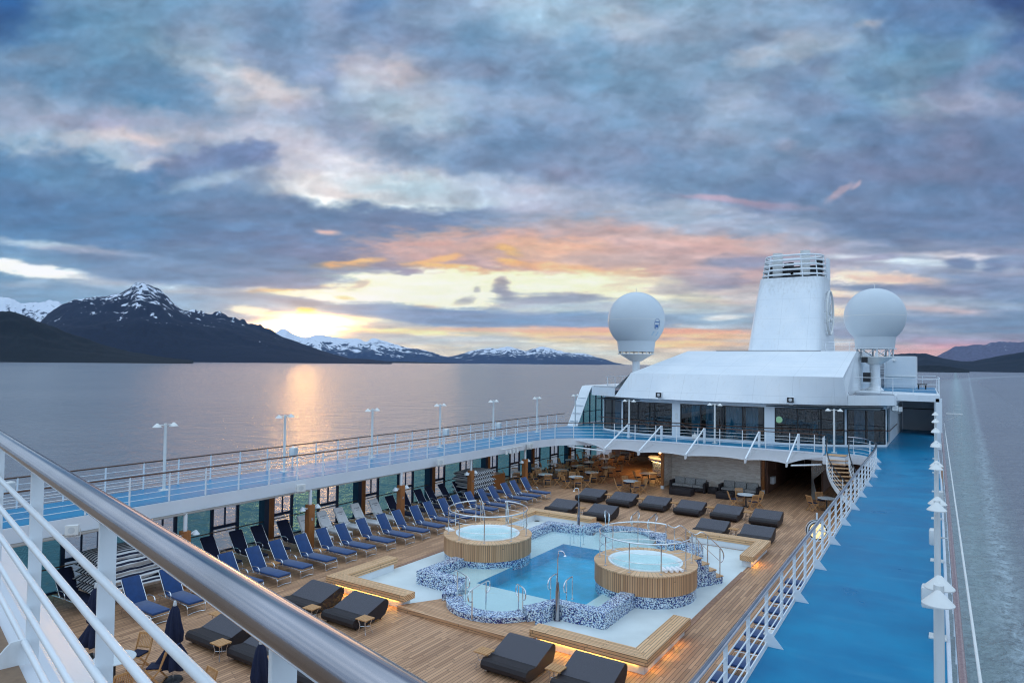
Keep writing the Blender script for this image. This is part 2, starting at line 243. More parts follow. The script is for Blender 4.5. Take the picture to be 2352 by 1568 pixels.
# ------------------------------------------------------------------ helpers
C = scene.collection
class MB:
    """collects shapes into one mesh"""
    def __init__(s): s.v = []; s.f = []
    def add(s, vs, fs):
        o = len(s.v); s.v += [tuple(v) for v in vs]; s.f += [tuple(i+o for i in f) for f in fs]; return s
    def box(s, x0, x1, y0, y1, z0, z1):
        if x0 > x1: x0, x1 = x1, x0
        if y0 > y1: y0, y1 = y1, y0
        return s.add([(x0,y0,z0),(x1,y0,z0),(x1,y1,z0),(x0,y1,z0),(x0,y0,z1),(x1,y0,z1),(x1,y1,z1),(x0,y1,z1)],
                     [(0,3,2,1),(4,5,6,7),(0,1,5,4),(1,2,6,5),(2,3,7,6),(3,0,4,7)])
    def rbox(s, c, h, rot=None, r=.02):
        """box with chamfered edges: centre, half sizes, rotation matrix"""
        r = min(r, min(h)*.95); vs = []
        bm = bmesh.new(); bmesh.ops.create_cube(bm, size=2)
        for v in bm.verts: v.co = Vector((v.co.x*h[0], v.co.y*h[1], v.co.z*h[2]))
        bmesh.ops.bevel(bm, geom=bm.edges[:], offset=r, segments=2, affect='EDGES', profile=.5)
        M = (rot or Matrix.Identity(3)); c = Vector(c)
        bm.verts.index_update()
        s.add([tuple(c + M @ v.co) for v in bm.verts], [tuple(v.index for v in f.verts) for f in bm.faces]); bm.free(); return s
    def bar(s, a, b, w, t, up=(0,0,1)):
        """rectangular bar from a to b, w wide sideways, t along up"""
        a, b = Vector(a), Vector(b); d = (b-a).normalized(); u = Vector(up)
        sd_ = d.cross(u); 
        if sd_.length < 1e-4: sd_ = d.cross(Vector((0,1,0)))
        sd_.normalize(); u = sd_.cross(d).normalized(); p = sd_*w/2; q = u*t/2
        return s.add([a-p-q, a+p-q, a+p+q, a-p+q, b-p-q, b+p-q, b+p+q, b-p+q],
                     [(0,1,2,3),(4,7,6,5),(0,4,5,1),(1,5,6,2),(2,6,7,3),(3,7,4,0)])
    def tube(s, pts, r, seg=8, closed=False, flat=1.0):
        pts = [Vector(p) for p in pts]; n = len(pts); o = len(s.v); prev = None; vs = []; fs = []
        for i, p in enumerate(pts):
            if closed: d = pts[(i+1) % n]-pts[i-1]
            else: d = pts[min(i+1, n-1)]-pts[max(i-1, 0)]
            d.normalize()
            if prev is None:
                a = Vector((0,0,1)) if abs(d.z) < .9 else Vector((1,0,0))
                x = d.cross(a).normalized()
            else:
                x = (prev - d*prev.dot(d)).normalized()
            prev = x; y = x.cross(d)
            rr = r[i] if isinstance(r, (list, tuple)) else r
            for k in range(seg):
                t = 2*math.pi*k/seg; vs.append(p + x*math.cos(t)*rr + y*math.sin(t)*rr*flat)
        m = n if closed else n-1
        for i in range(m):
            for k in range(seg):
                a = i*seg+k; b = i*seg+(k+1) % seg; c = ((i+1) % n)*seg+(k+1) % seg; d = ((i+1) % n)*seg+k
                fs.append((a, d, c, b))
        if not closed:
            fs.append(tuple(range(seg))); fs.append(tuple((n-1)*seg+k for k in reversed(range(seg))))
        return s.add(vs, fs)
    def lathe(s, prof, seg=32, c=(0,0,0), a0=0, a1=2*math.pi):
        full = abs(a1-a0-2*math.pi) < 1e-6; m = seg if full else seg+1; vs = []; fs = []; n = len(prof)
        for i in range(m):
            t = a0+(a1-a0)*i/seg
            for (r, z) in prof: vs.append((c[0]+r*math.cos(t), c[1]+r*math.sin(t), c[2]+z))
        for i in range(seg):
            j = (i+1) % m
            for k in range(n-1):
                fs.append((i*n+k, j*n+k, j*n+k+1, i*n+k+1))
        return s.add(vs, fs)
    def prism(s, poly, z0, z1, bottom=True):
        n = len(poly)
        if sum(poly[i][0]*poly[(i+1)%n][1]-poly[(i+1)%n][0]*poly[i][1] for i in range(n)) < 0: poly = poly[::-1]
        vs = [(x, y, z0) for x, y in poly]+[(x, y, z1) for x, y in poly]
        fs = [(i, (i+1) % n, n+(i+1) % n, n+i) for i in range(n)]+[tuple(range(n, 2*n))]
        if bottom: fs.append(tuple(reversed(range(n))))
        return s.add(vs, fs)
    def ext(s, poly, d):
        """3-D polygon extruded along d"""
        n = len(poly); d = Vector(d); p = [Vector(q) for q in poly]
        return s.add(p+[q+d for q in p], [(i, (i+1) % n, n+(i+1) % n, n+i) for i in range(n)]+[tuple(range(n, 2*n)), tuple(reversed(range(n)))])
    def ring(s, outer, inner, z0, z1):
        """solid band between two polylines of the same length (open ends closed)"""
        n = len(outer); vs = [(x,y,z) for z in (z0,z1) for x,y in outer]+[(x,y,z) for z in (z0,z1) for x,y in inner]
        fs = []
        for i in range(n-1):
            fs += [(i,i+1,n+i+1,n+i),(2*n+i+1,2*n+i,3*n+i,3*n+i+1),(n+i,n+i+1,3*n+i+1,3*n+i),(i+1,i,2*n+i,2*n+i+1)]
        fs += [(0,n,3*n,2*n),(n-1,3*n-1,4*n-1,2*n-1)]
        return s.add(vs, fs)
    def cone(s, c, r, h, seg=20, r2=.0):
        return s.lathe([(0,h),(r2,h),(r,0),(r,-.012),(r-.012,-.012),(max(r2-.01,0.002),h-.02)], seg, c)
def thing(name, label, cat, loc=(0,0,0), rotz=0, group=None, kind=None):
    o = bpy.data.objects.new(name, None); C.objects.link(o); o.empty_display_size = .2
    o.location = loc; o.rotation_euler = (0,0,rotz); tag(o, label, cat, group, kind); return o
def tag(o, label=None, cat=None, group=None, kind=None):
    if label: o['label'] = label
    if cat: o['category'] = cat
    if group: o['group'] = group
    if kind: o['kind'] = kind
    return o
def off(o):
    p = Vector((0,0,0))
    while o is not None: p += o.location; o = o.parent
    return p
def obj(name, mb, mat, parent=None, smooth=False, world=False, bevel=0, label=None, autos=None):
    me = bpy.data.meshes.new(name)
    vs = mb.v
    if world and parent is not None:
        d = off(parent); vs = [(x-d.x, y-d.y, z-d.z) for x, y, z in vs]
    me.from_pydata(vs, [], mb.f)
    bm = bmesh.new(); bm.from_mesh(me); bmesh.ops.recalc_face_normals(bm, faces=bm.faces[:])
    if bevel: bmesh.ops.bevel(bm, geom=[e for e in bm.edges if len(e.link_faces) == 2 and e.calc_face_angle(0) > .6], offset=bevel, segments=2, affect='EDGES', profile=.5)
    bm.to_mesh(me); bm.free()
    if smooth:
        for p in me.polygons: p.use_smooth = True
        try:
            me.set_sharp_from_angle(angle=R(autos or 40))
        except Exception: pass
    me.materials.append(mat)
    o = bpy.data.objects.new(name, me); C.objects.link(o); o.parent = parent
    if label: o['label'] = label
    return o
def struct(name, mb, mat, label=None, **k):
    o = obj(name, mb, mat, **k); o['kind'] = 'structure'
    if label: o['label'] = label
    o['category'] = name.replace('_', ' '); return o
def dup(root, loc, rotz=None, label=None, group=None):
    r = root.copy(); C.objects.link(r); r.location = loc
    if rotz is not None: r.rotation_euler = (0,0,rotz)
    if label: r['label'] = label
    if group: r['group'] = group
    for ch in list(root.children):
        c = ch.copy(); C.objects.link(c); c.parent = r
        for g in list(ch.children):
            d = g.copy(); C.objects.link(d); d.parent = c
    return r
ORD = ['first','second','third','fourth','fifth','sixth','seventh','eighth','ninth','tenth','eleventh','twelfth','thirteenth','fourteenth','fifteenth','sixteenth','seventeenth','eighteenth','nineteenth','twentieth','twenty-first','twenty-second','twenty-third','twenty-fourth']
# ------------------------------------------------------------------ materials
class NT:
    def __init__(s, name):
        s.m = bpy.data.materials.new(name); s.m.use_nodes = True; s.t = s.m.node_tree; s.b = s.t.nodes['Principled BSDF']; s.o = s.t.nodes['Material Output']
        s._c = None
    def n(s, typ, ins=None, **k):
        nd = s.t.nodes.new('ShaderNode'+typ)
        for a, b in k.items(): setattr(nd, a, b)
        for a, b in (ins or {}).items(): s.set(nd.inputs[a], b)
        return nd
    def set(s, sock, v):
        if isinstance(v, bpy.types.NodeSocket): s.t.links.new(v, sock)
        elif isinstance(v, bpy.types.Node): s.t.links.new(v.outputs[0], sock)
        else:
            if isinstance(v, tuple) and len(v) == 3 and sock.type == 'RGBA': v = v+(1,)
            sock.default_value = v
    def co(s, which='Object'):
        if s._c is None: s._c = s.n('TexCoord')
        return s._c.outputs[which]
    def m_(s, op, a, b=0.0, c=None):
        d = {0: a, 1: b}
        if c is not None: d[2] = c
        return s.n('Math', d, operation=op).outputs[0]
    def sep(s, v=None):
        x = s.n('SeparateXYZ', {0: v if v is not None else s.co()}); return x.outputs
    def comb(s, x=0., y=0., z=0.): return s.n('CombineXYZ', {0: x, 1: y, 2: z}).outputs[0]
    def noise(s, scale=5, detail=3, vec=None, rough=.5, dist=0.):
        return s.n('TexNoise', {'Vector': vec if vec is not None else s.co(), 'Scale': scale, 'Detail': detail, 'Roughness': rough, 'Distortion': dist}).outputs[0]
    def mix(s, f, a, b):
        nd = s.n('Mix', data_type='RGBA'); s.set(nd.inputs[0], f); s.set(nd.inputs[6], a); s.set(nd.inputs[7], b); return nd.outputs[2]
    def ramp(s, f, stops, interp='LINEAR'):
        nd = s.n('ValToRGB'); nd.color_ramp.interpolation = interp; e = nd.color_ramp.elements
        while len(e) < len(stops): e.new(.5)
        for i, (p, c) in enumerate(stops): e[i].position = p; e[i].color = tuple(c)+(1,) if len(c) == 3 else c
        s.set(nd.inputs[0], f); return nd.outputs[0]
    def bump(s, h, strength=.3, dist=.01):
        b = s.n('Bump', {'Height': h, 'Strength': strength, 'Distance': dist}); s.set(s.b.inputs['Normal'], b.outputs[0]); return b
    def P(s, **k):
        nm = {'col': 'Base Color', 'rough': 'Roughness', 'metal': 'Metallic', 'coat': 'Coat Weight', 'crough': 'Coat Roughness', 'spec': 'Specular IOR Level', 'em': 'Emission Color', 'es': 'Emission Strength', 'sheen': 'Sheen Weight', 'trans': 'Transmission Weight', 'alpha': 'Alpha'}
        for a, b in k.items(): s.set(s.b.inputs[nm[a]], b)
        return s
def pm(name, col, rough=.5, metal=0., var=.08, scale=3., bump=0., bscale=40., rvar=.08, **k):
    """painted / plain surface with a little procedural variation"""
    t = NT(name); n = t.noise(scale, 4); a = tuple(min(1, c*(1-var)) for c in col); b = tuple(min(1, c*(1+var)) for c in col)
    t.P(col=t.mix(t.ramp(n, [(.3, (0,0,0)), (.7, (1,1,1))]), a, b), metal=metal, **k)
    n2 = t.noise(scale*2.7, 3); t.P(rough=t.m_('ADD', t.m_('MULTIPLY', n2, 2*rvar), rough-rvar))
    if bump: t.bump(t.noise(bscale, 3), bump, .004)
    return t.m
def planks(name, w=.11, L=1.7, cols=((.33,.17,.09),(.63,.355,.198)), seam=.013, mode='y', rough=.55, wet=0., seamcol=(.03,.022,.018), R0=1.):
    t = NT(name); x, y, z = t.sep()
    if mode == 'y': a, b = x, y
    elif mode == 'x': a, b = t.m_('ADD', t.m_('ADD', y, z), w*.37), x
    elif mode == 'yz': a, b = t.m_('ADD', t.m_('ADD', x, z), w*.37), y
    elif mode == 'drum': a, b = t.m_('MULTIPLY', t.m_('ARCTAN2', y, x), R0), z
    elif mode == 'z': a, b = t.m_('ADD', x, y), z
    elif mode == 'diag': a, b = t.m_('MULTIPLY', t.m_('ADD', x, y), .7071), t.m_('MULTIPLY', t.m_('SUBTRACT', x, y), .7071)
    va = t.m_('DIVIDE', a, w); row = t.m_('FLOOR', va)
    offs = t.n('TexWhiteNoise', {'W': row}, noise_dimensions='1D').outputs[0]
    ub = t.m_('ADD', t.m_('DIVIDE', b, L), t.m_('MULTIPLY', offs, 7.3)); seg = t.m_('FLOOR', ub)
    rnd = t.n('TexWhiteNoise', {'Vector': t.comb(row, seg, 3.)}, noise_dimensions='2D').outputs[0]
    fa = t.m_('FRACT', va); da = t.m_('MULTIPLY', t.m_('MINIMUM', fa, t.m_('SUBTRACT', 1., fa)), w)
    fb = t.m_('FRACT', ub); db = t.m_('MULTIPLY', t.m_('MINIMUM', fb, t.m_('SUBTRACT', 1., fb)), L)
    s = t.m_('LESS_THAN', t.m_('MINIMUM', da, db), seam*.5)
    grain = t.noise(1., 4, t.comb(t.m_('MULTIPLY', a, 60.), t.m_('MULTIPLY', b, 2.5), rnd), .6)
    big = t.noise(.45, 3)
    c = t.mix(rnd, cols[0], cols[1])
    c = t.mix(t.m_('MULTIPLY', t.ramp(grain, [(.35,(0,0,0)),(.75,(1,1,1))]), .35), c, tuple(q*.62 for q in cols[0]))
    c = t.mix(t.m_('MULTIPLY', t.ramp(big, [(.35,(0,0,0)),(.7,(1,1,1))]), .25), c, tuple(q*1.15 for q in cols[1]))
    c = t.mix(s, c, seamcol)
    t.P(col=c, rough=t.m_('ADD', t.m_('MULTIPLY', t.noise(1.3, 4), .3), rough-.15), spec=.4)
    t.bump(t.m_('SUBTRACT', t.m_('MULTIPLY', grain, .15), s), .35, .004)
    return t.m
def wood(name, a=(.30,.15,.06), b=(.42,.24,.11), rough=.45, s=1.):
    t = NT(name); x, y, z = t.sep()
    g = t.noise(1., 5, t.comb(t.m_('MULTIPLY', x, 30*s), t.m_('MULTIPLY', y, 30*s), t.m_('MULTIPLY', z, 5*s)), .6)
    i = t.n('ObjectInfo').outputs['Random']
    t.P(col=t.mix(t.ramp(g, [(.3,(0,0,0)),(.7,(1,1,1))]), a, b), rough=rough, spec=.4); t.bump(g, .15, .003); return t.m
def mosaic(name, bias=0.):
    t = NT(name); x, y, z = t.sep(); c = .029
    v = t.comb(t.m_('FLOOR', t.m_('DIVIDE', t.m_('ADD', x, .011), c)), t.m_('FLOOR', t.m_('DIVIDE', t.m_('ADD', y, .007), c)), t.m_('FLOOR', t.m_('DIVIDE', t.m_('ADD', z, .003), c)))
    w = t.n('TexWhiteNoise', {'Vector': v}, noise_dimensions='3D').outputs[0]
    col = t.ramp(w, [(0,(.64,.75,.81)), (.26-bias,(.25,.38,.58)), (.38-bias,(.70,.79,.84)), (.52-bias,(.045,.065,.27)), (.66-bias,(.36,.48,.64)), (.72-bias,(.008,.012,.10))], 'CONSTANT')
    t.P(col=col, rough=.18, spec=.6); t.bump(w, .12, .002); return t.m
def weave(name, col=(.016,.012,.014), hi=(.055,.045,.05), s=.022):
    t = NT(name); x, y, z = t.sep(); u = t.m_('ADD', x, 0.); v = t.m_('ADD', y, z)
    a = t.m_('SINE', t.m_('MULTIPLY', u, 6.283/s)); b = t.m_('SINE', t.m_('MULTIPLY', v, 6.283/s))
    h = t.m_('MULTIPLY', a, b)
    t.P(col=t.mix(t.ramp(h, [(.35,(0,0,0)),(.65,(1,1,1))]), col, hi), rough=.5, spec=.32); t.bump(h, .5, .004); return t.m
M = {}
def m_white():
    t = NT('white_paint'); x, y, z = t.sep(); n = t.noise(.7, 4)
    st = t.noise(1., 5, t.comb(t.m_('MULTIPLY', x, 6.), t.m_('MULTIPLY', y, 6.), t.m_('MULTIPLY', z, .35)), .65)
    c = t.mix(t.ramp(n, [(.3,(0,0,0)),(.7,(1,1,1))]), (.72,.76,.79), (.79,.81,.83))
    c = t.mix(t.m_('MULTIPLY', t.ramp(st, [(.56,(0,0,0)),(.75,(1,1,1))]), .30), c, (.58,.57,.54))
    t.P(col=c, rough=t.m_('ADD', t.m_('MULTIPLY', t.noise(2., 3), .2), .26)); t.bump(t.noise(1.2, 3), .05, .03); return t.m
M['white'] = m_white()
def m_plate(name, soot=None):
    t = NT(name); x, y, z = t.sep(); n = t.noise(.5, 4)
    st = t.noise(1., 5, t.comb(t.m_('MULTIPLY', x, 5.), t.m_('MULTIPLY', y, 5.), t.m_('MULTIPLY', z, .25)), .65)
    c = t.mix(t.ramp(n, [(.3,(0,0,0)),(.7,(1,1,1))]), (.70,.74,.78), (.79,.81,.83))
    c = t.mix(t.m_('MULTIPLY', t.ramp(st, [(.55,(0,0,0)),(.75,(1,1,1))]), .35), c, (.58,.56,.52))
    fx = t.m_('FRACT', t.m_('ADD', t.m_('DIVIDE', x, 2.4), .13)); fz = t.m_('FRACT', t.m_('ADD', t.m_('DIVIDE', z, 1.9), .31))
    ln = t.m_('MAXIMUM', t.m_('LESS_THAN', fx, .008), t.m_('LESS_THAN', fz, .009))
    c = t.mix(t.m_('MULTIPLY', ln, .45), c, (.40,.42,.45))
    if soot: c = t.mix(t.m_('MULTIPLY', t.ramp(t.m_('ADD', t.m_('DIVIDE', t.m_('SUBTRACT', z, soot), 2.), t.m_('MULTIPLY', t.m_('SUBTRACT', st, .5), 2.)), [(.0,(0,0,0)),(1.,(1,1,1))]), .35), c, (.30,.29,.28))
    t.P(col=c, rough=t.m_('ADD', t.m_('MULTIPLY', t.noise(1.5, 3), .2), .26)); t.bump(t.noise(.9, 3), .12, .05); return t.m
M['plate'] = m_plate('roof_plating'); M['funnelplate'] = m_plate('funnel_plating', 5.8)
M['rosewood'] = wood('outer_handrail_wood', (.20,.12,.12), (.32,.21,.20), .2)
M['cream'] = pm('grey_white_paint', (.70,.70,.68), .4, var=.04)
M['bluish_white'] = pm('fascia_paint', (.70,.72,.76), .4, var=.04, scale=.8)  # white paint with a faint blue tone
M['teakdeck'] = planks('teak_deck')
M['teakstep'] = planks('teak_step', mode='x', w=.1, L=2.2, cols=((.48,.25,.125),(.72,.42,.235)))
M['teakdiag'] = planks('teak_diagonal', mode='diag', w=.08, L=9)
M['bench'] = planks('bench_teak', w=.085, L=1.8, cols=((.62,.345,.165),(.86,.53,.285)), rough=.45, mode='x')
M['benchy'] = planks('bench_teak_along', w=.085, L=1.8, cols=((.62,.345,.165),(.86,.53,.285)), rough=.45, mode='yz')
M['drum'] = planks('tub_staves', w=.085, L=40, cols=((.42,.205,.095),(.70,.40,.21)), mode='drum', R0=1.85, seam=.014)
M['drumtop'] = planks('tub_rim_planks', w=.13, L=40, cols=((.60,.34,.175),(.82,.52,.30)), mode='drum', R0=1.5, seam=.008)
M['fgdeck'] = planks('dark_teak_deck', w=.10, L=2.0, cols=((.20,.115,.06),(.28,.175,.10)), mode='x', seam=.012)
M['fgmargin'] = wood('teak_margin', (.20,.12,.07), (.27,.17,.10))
M['teak'] = wood('teak_furniture', (.42,.20,.075), (.62,.34,.145))
M['darkteak'] = wood('varnished_post', (.30,.105,.03), (.42,.17,.06), .3, .6)
M['brownwood'] = wood('brown_handrail', (.07,.03,.018), (.12,.055,.03), .3)
M['mosaic'] = mosaic('blue_mosaic')
M['weave'] = weave('dark_weave')
M['weaveback'] = weave('weave_painted_sheen', (.055,.052,.064), (.165,.16,.185))  # same weave, lightened on the backrests to imitate reflected light
M['navy'] = pm('navy_fabric', (.003,.040,.150), .85, var=.15, scale=6, bump=.15, bscale=300, sheen=.3)
M['darknavy'] = pm('dark_navy_fabric', (.005,.010,.038), .9, var=.15, scale=6, bump=.15, bscale=300)
M['towel'] = pm('white_towel', (.90,.88,.88), .95, var=.04, scale=8, bump=.5, bscale=60)
M['alu'] = pm('satin_aluminium', (.78,.78,.80), .25, 1., var=.04)
M['steel'] = pm('polished_steel', (.80,.80,.81), .10, 1., var=.05, scale=1.5, rvar=.05)
M['brushed'] = pm('handrail_steel', (.44,.42,.45), .13, 1., var=.14, scale=2.2, bump=.03, bscale=6., rvar=.06)
M['winframe'] = pm('dark_window_frame', (.012,.03,.075), .35, var=.1)
M['black'] = pm('black_frame', (.006,.008,.012), .35, var=.1)
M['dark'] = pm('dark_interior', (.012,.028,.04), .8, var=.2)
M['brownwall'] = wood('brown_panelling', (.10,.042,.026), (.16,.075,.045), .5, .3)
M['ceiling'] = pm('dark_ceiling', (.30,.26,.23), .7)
M['tub'] = pm('white_tub', (.80,.87,.87), .12, var=.02)
M['poolfloor'] = pm('pale_deck_coating', (.66,.71,.70), .5, var=.07, scale=.9, bump=.15, bscale=120)
M['shelf'] = pm('pale_pool_shelf', (.70,.76,.75), .5, var=.04, scale=1)
M['deepblue'] = pm('blue_pool_lining', (.0,.40,.63), .5, var=.22, scale=1.1)
M['tabletop'] = pm('table_top', (.62,.66,.68), .25, var=.04)
M['darkmetal'] = pm('dark_metal', (.03,.03,.035), .45, .5)
M['speaker'] = pm('grey_speaker', (.55,.57,.58), .5)
M['curtain'] = pm('curtain_cloth', (.50,.49,.47), .9, var=.1, scale=5)
M['redbrown'] = pm('drain_teak', (.36,.20,.13), .6, var=.2, scale=9)
def m_bluedeck():
    t = NT('blue_deck_coating'); n = t.noise(.8, 5, None, .6); n2 = t.noise(60, 2)
    x, y, z = t.sep(); st = t.noise(1., 3, t.comb(t.m_('MULTIPLY', x, .6), t.m_('MULTIPLY', y, 2.4), 0.))
    c = t.mix(t.ramp(n, [(.3,(0,0,0)),(.7,(1,1,1))]), (.001,.150,.315), (.003,.225,.41))
    c = t.mix(t.m_('MULTIPLY', t.ramp(st, [(.55,(0,0,0)),(.8,(1,1,1))]), .4), c, (.05,.27,.43))
    t.P(col=c, rough=t.m_('ADD', t.m_('MULTIPLY', n, .25), .2), spec=.17); t.bump(n2, .12, .003); return t.m
M['blue'] = m_bluedeck()
def m_stone():
    t = NT('split_stone'); x, y, z = t.sep()
    row = t.m_('FLOOR', t.m_('DIVIDE', z, .045)); o = t.n('TexWhiteNoise', {'W': row}, noise_dimensions='1D').outputs[0]
    seg = t.m_('FLOOR', t.m_('ADD', t.m_('DIVIDE', t.m_('ADD', x, y), .32), t.m_('MULTIPLY', o, 5.)))
    r = t.n('TexWhiteNoise', {'Vector': t.comb(row, seg, 0.)}, noise_dimensions='2D').outputs[0]
    t.P(col=t.mix(r, (.72,.63,.54), (.93,.86,.78)), rough=.8); t.bump(r, .8, .02); return t.m
M['stone'] = m_stone()
def m_pattern():
    t = NT('diamond_fabric'); x, y, z = t.sep(); v = t.m_('ADD', y, z); k = 26.
    a = t.m_('PINGPONG', t.m_('MULTIPLY', x, k), 1.); b = t.m_('PINGPONG', t.m_('MULTIPLY', v, k), 1.)
    d = t.m_('ADD', a, b); f = t.m_('LESS_THAN', t.m_('PINGPONG', d, .38), .19)
    t.P(col=t.mix(f, (.05,.05,.055), (.50,.49,.47)), rough=.85); return t.m
M['pattern'] = m_pattern()
def m_stripe():
    t = NT('striped_canvas'); x, y, z = t.sep()
    n = t.noise(1.2, 1); f = t.m_('FRACT', t.m_('MULTIPLY', t.m_('ADD', t.m_('ADD', y, t.m_('MULTIPLY', z, .8)), t.m_('MULTIPLY', n, .12)), 5.0))
    t.P(col=t.mix(t.m_('GREATER_THAN', f, .52), (.72,.72,.72), (.012,.015,.04)), rough=.85); t.bump(t.noise(5, 2), .25, .02); return t.m
M['stripe'] = m_stripe()
def schlick(t, f0, normal=None):
    g = t.n('NewGeometry'); d = t.n('VectorMath', {0: g.outputs['Incoming'], 1: normal or g.outputs['Normal']}, operation='DOT_PRODUCT').outputs['Value']
    return t.m_('ADD', f0, t.m_('MULTIPLY', 1-f0, t.m_('POWER', t.m_('SUBTRACT', 1., t.m_('MINIMUM', t.m_('ABSOLUTE', d), 1.)), 5.)))
def m_glass(name, tint, refl=.0, rough=.02):
    t = NT(name); t.t.nodes.remove(t.b)
    tr = t.n('BsdfTransparent', {'Color': tint}); gl = t.n('BsdfGlossy', {'Roughness': rough, 'Color': (1,1,1)})
    fr = schlick(t, .05); f = t.m_('MINIMUM', t.m_('ADD', fr, refl), 1.)
    mx = t.n('MixShader', {0: f, 1: tr, 2: gl}); t.set(t.o.inputs[0], mx.outputs[0]); return t.m
M['teal'] = m_glass('tinted_screen', (.22,.52,.55), 0.)
M['pane'] = m_glass('clear_pane', (.86,.92,.92), 0.)
M['winglass'] = m_glass('dark_window_glass', (.14,.38,.45), .05)
def m_pool(name, tint, bs, strn, edge=1.33):
    t = NT(name); t.t.nodes.remove(t.b)
    h = t.noise(bs, 3, None, .55, .6); b = t.n('Bump', {'Height': h, 'Strength': strn, 'Distance': .03})
    tr = t.n('BsdfTransparent', {'Color': tint}); gl = t.n('BsdfGlossy', {'Roughness': .03, 'Color': (1,1,1), 'Normal': b.outputs[0]})
    fr = schlick(t, edge, b.outputs[0])
    mx = t.n('MixShader', {0: fr, 1: tr, 2: gl}); t.set(t.o.inputs[0], mx.outputs[0]); return t.m
M['poolwater'] = m_pool('pool_water', (.86,.97,.98), 3., .35, .02)
M['spawater'] = m_pool('spa_water', (.86,.985,.985), 7., .4, .02)
def m_sea():
    t = NT('sea'); x, y, z = t.sep()
    # wind ripples, longer swell; coordinates in metres
    h1 = t.noise(.42, 6, t.comb(t.m_('MULTIPLY', x, 1.), t.m_('MULTIPLY', y, .55), 0.), .62, .3)
    h2 = t.noise(.05, 4, None, .6); h3 = t.noise(.006, 3)
    b1 = t.n('Bump', {'Height': h2, 'Strength': .6, 'Distance': 3.5})
    h4 = t.noise(.14, 4, None, .6, .4); b1 = t.n('Bump', {'Height': h4, 'Strength': .8, 'Distance': 1.9, 'Normal': b1.outputs[0]})
    b2 = t.n('Bump', {'Height': h1, 'Strength': .9, 'Distance': .8, 'Normal': b1.outputs[0]})
    t.set(t.b.inputs['Normal'], b2.outputs[0])
    # wake: foam beside the hull, a fading curved track further off
    tx = t.m_('SUBTRACT', x, t.m_('ADD', 3.7, t.m_('MULTIPLY', y, .0125)))
    w1 = t.noise(.12, 4); core = t.m_('SUBTRACT', 1., t.m_('MULTIPLY', t.m_('ABSOLUTE', t.m_('ADD', tx, t.m_('MULTIPLY', t.m_('SUBTRACT', w1, .5), 3.))), .55))
    core = t.m_('MAXIMUM', core, 0.)
    wide = t.m_('MAXIMUM', t.m_('SUBTRACT', 1., t.m_('MULTIPLY', t.m_('ABSOLUTE', t.m_('SUBTRACT', x, 2.)), .13)), 0.)
    fn = t.ramp(t.noise(.9, 6, t.comb(x, t.m_('MULTIPLY', y, .6), 0.), .75, 1.2), [(.42,(0,0,0)),(.75,(1,1,1))])
    xc = t.m_('DIVIDE', t.m_('POWER', t.m_('MAXIMUM', t.m_('SUBTRACT', y, 1350.), 0.), 2.), 11000.)
    arc = t.m_('MAXIMUM', t.m_('SUBTRACT', 1., t.m_('MULTIPLY', t.m_('ABSOLUTE', t.m_('SUBTRACT', x, xc)), .028)), 0.)
    arc = t.m_('MULTIPLY', arc, t.m_('MINIMUM', t.m_('MULTIPLY', t.m_('MAXIMUM', t.m_('SUBTRACT', y, 350.), 0.), .0015), 1.))
    foam = t.m_('MULTIPLY', fn, t.m_('ADD', t.m_('MULTIPLY', core, .8), t.m_('ADD', t.m_('MULTIPLY', wide, .30), t.m_('MULTIPLY', arc, .9))))
    foam = t.m_('MINIMUM', foam, 1.)
    deep = t.mix(t.ramp(h3, [(.3,(0,0,0)),(.7,(1,1,1))]), (.135,.145,.172), (.165,.170,.195))
    c = t.mix(foam, t.mix(wide, deep, (.17,.23,.235)), (.50,.60,.66))
    t.P(col=c, rough=t.m_('ADD', t.m_('MULTIPLY', foam, .5), .27), spec=.5); t.set(t.b.inputs['IOR'], 1.45); return t.m
M['sea'] = m_sea()
def m_mount(name, low, rock, snowline, snowamt, zs):
    t = NT(name); g = t.n('NewGeometry'); pos = g.outputs['Position']; x, y, z = t.sep(pos)
    n = t.noise(.0035, 8, pos, .68, 1.5); n2 = t.noise(.012, 6, t.comb(x, y, t.m_('MULTIPLY', z, .35)), .7, 1.); n3 = t.noise(.03, 4, pos, .6)
    nz = t.sep(g.outputs['Normal'])[2]
    hgt = t.m_('DIVIDE', t.m_('SUBTRACT', z, SEA), snowline)
    sv = t.m_('ADD', t.m_('MULTIPLY', t.m_('SUBTRACT', hgt, 1.), 1.0), t.m_('ADD', t.m_('MULTIPLY', t.m_('SUBTRACT', n, .5), 3.4), t.m_('ADD', t.m_('MULTIPLY', t.m_('SUBTRACT', n2, .5), 3.0), t.m_('MULTIPLY', t.m_('SUBTRACT', nz, .6), .5))))
    snow = t.ramp(t.m_('ADD', sv, snowamt), [(.47,(0,0,0)),(.53,(1,1,1))])
    base = t.mix(t.ramp(t.m_('ADD', hgt, t.m_('MULTIPLY', n2, .4)), [(.8,(0,0,0)),(1.15,(1,1,1))]), t.mix(t.ramp(n3, [(.4,(0,0,0)),(.6,(1,1,1))]), low, tuple(q*1.6 for q in low)), rock)
    t.P(col=t.mix(snow, base, (.62,.66,.74)), rough=.95, spec=.1); return t.m
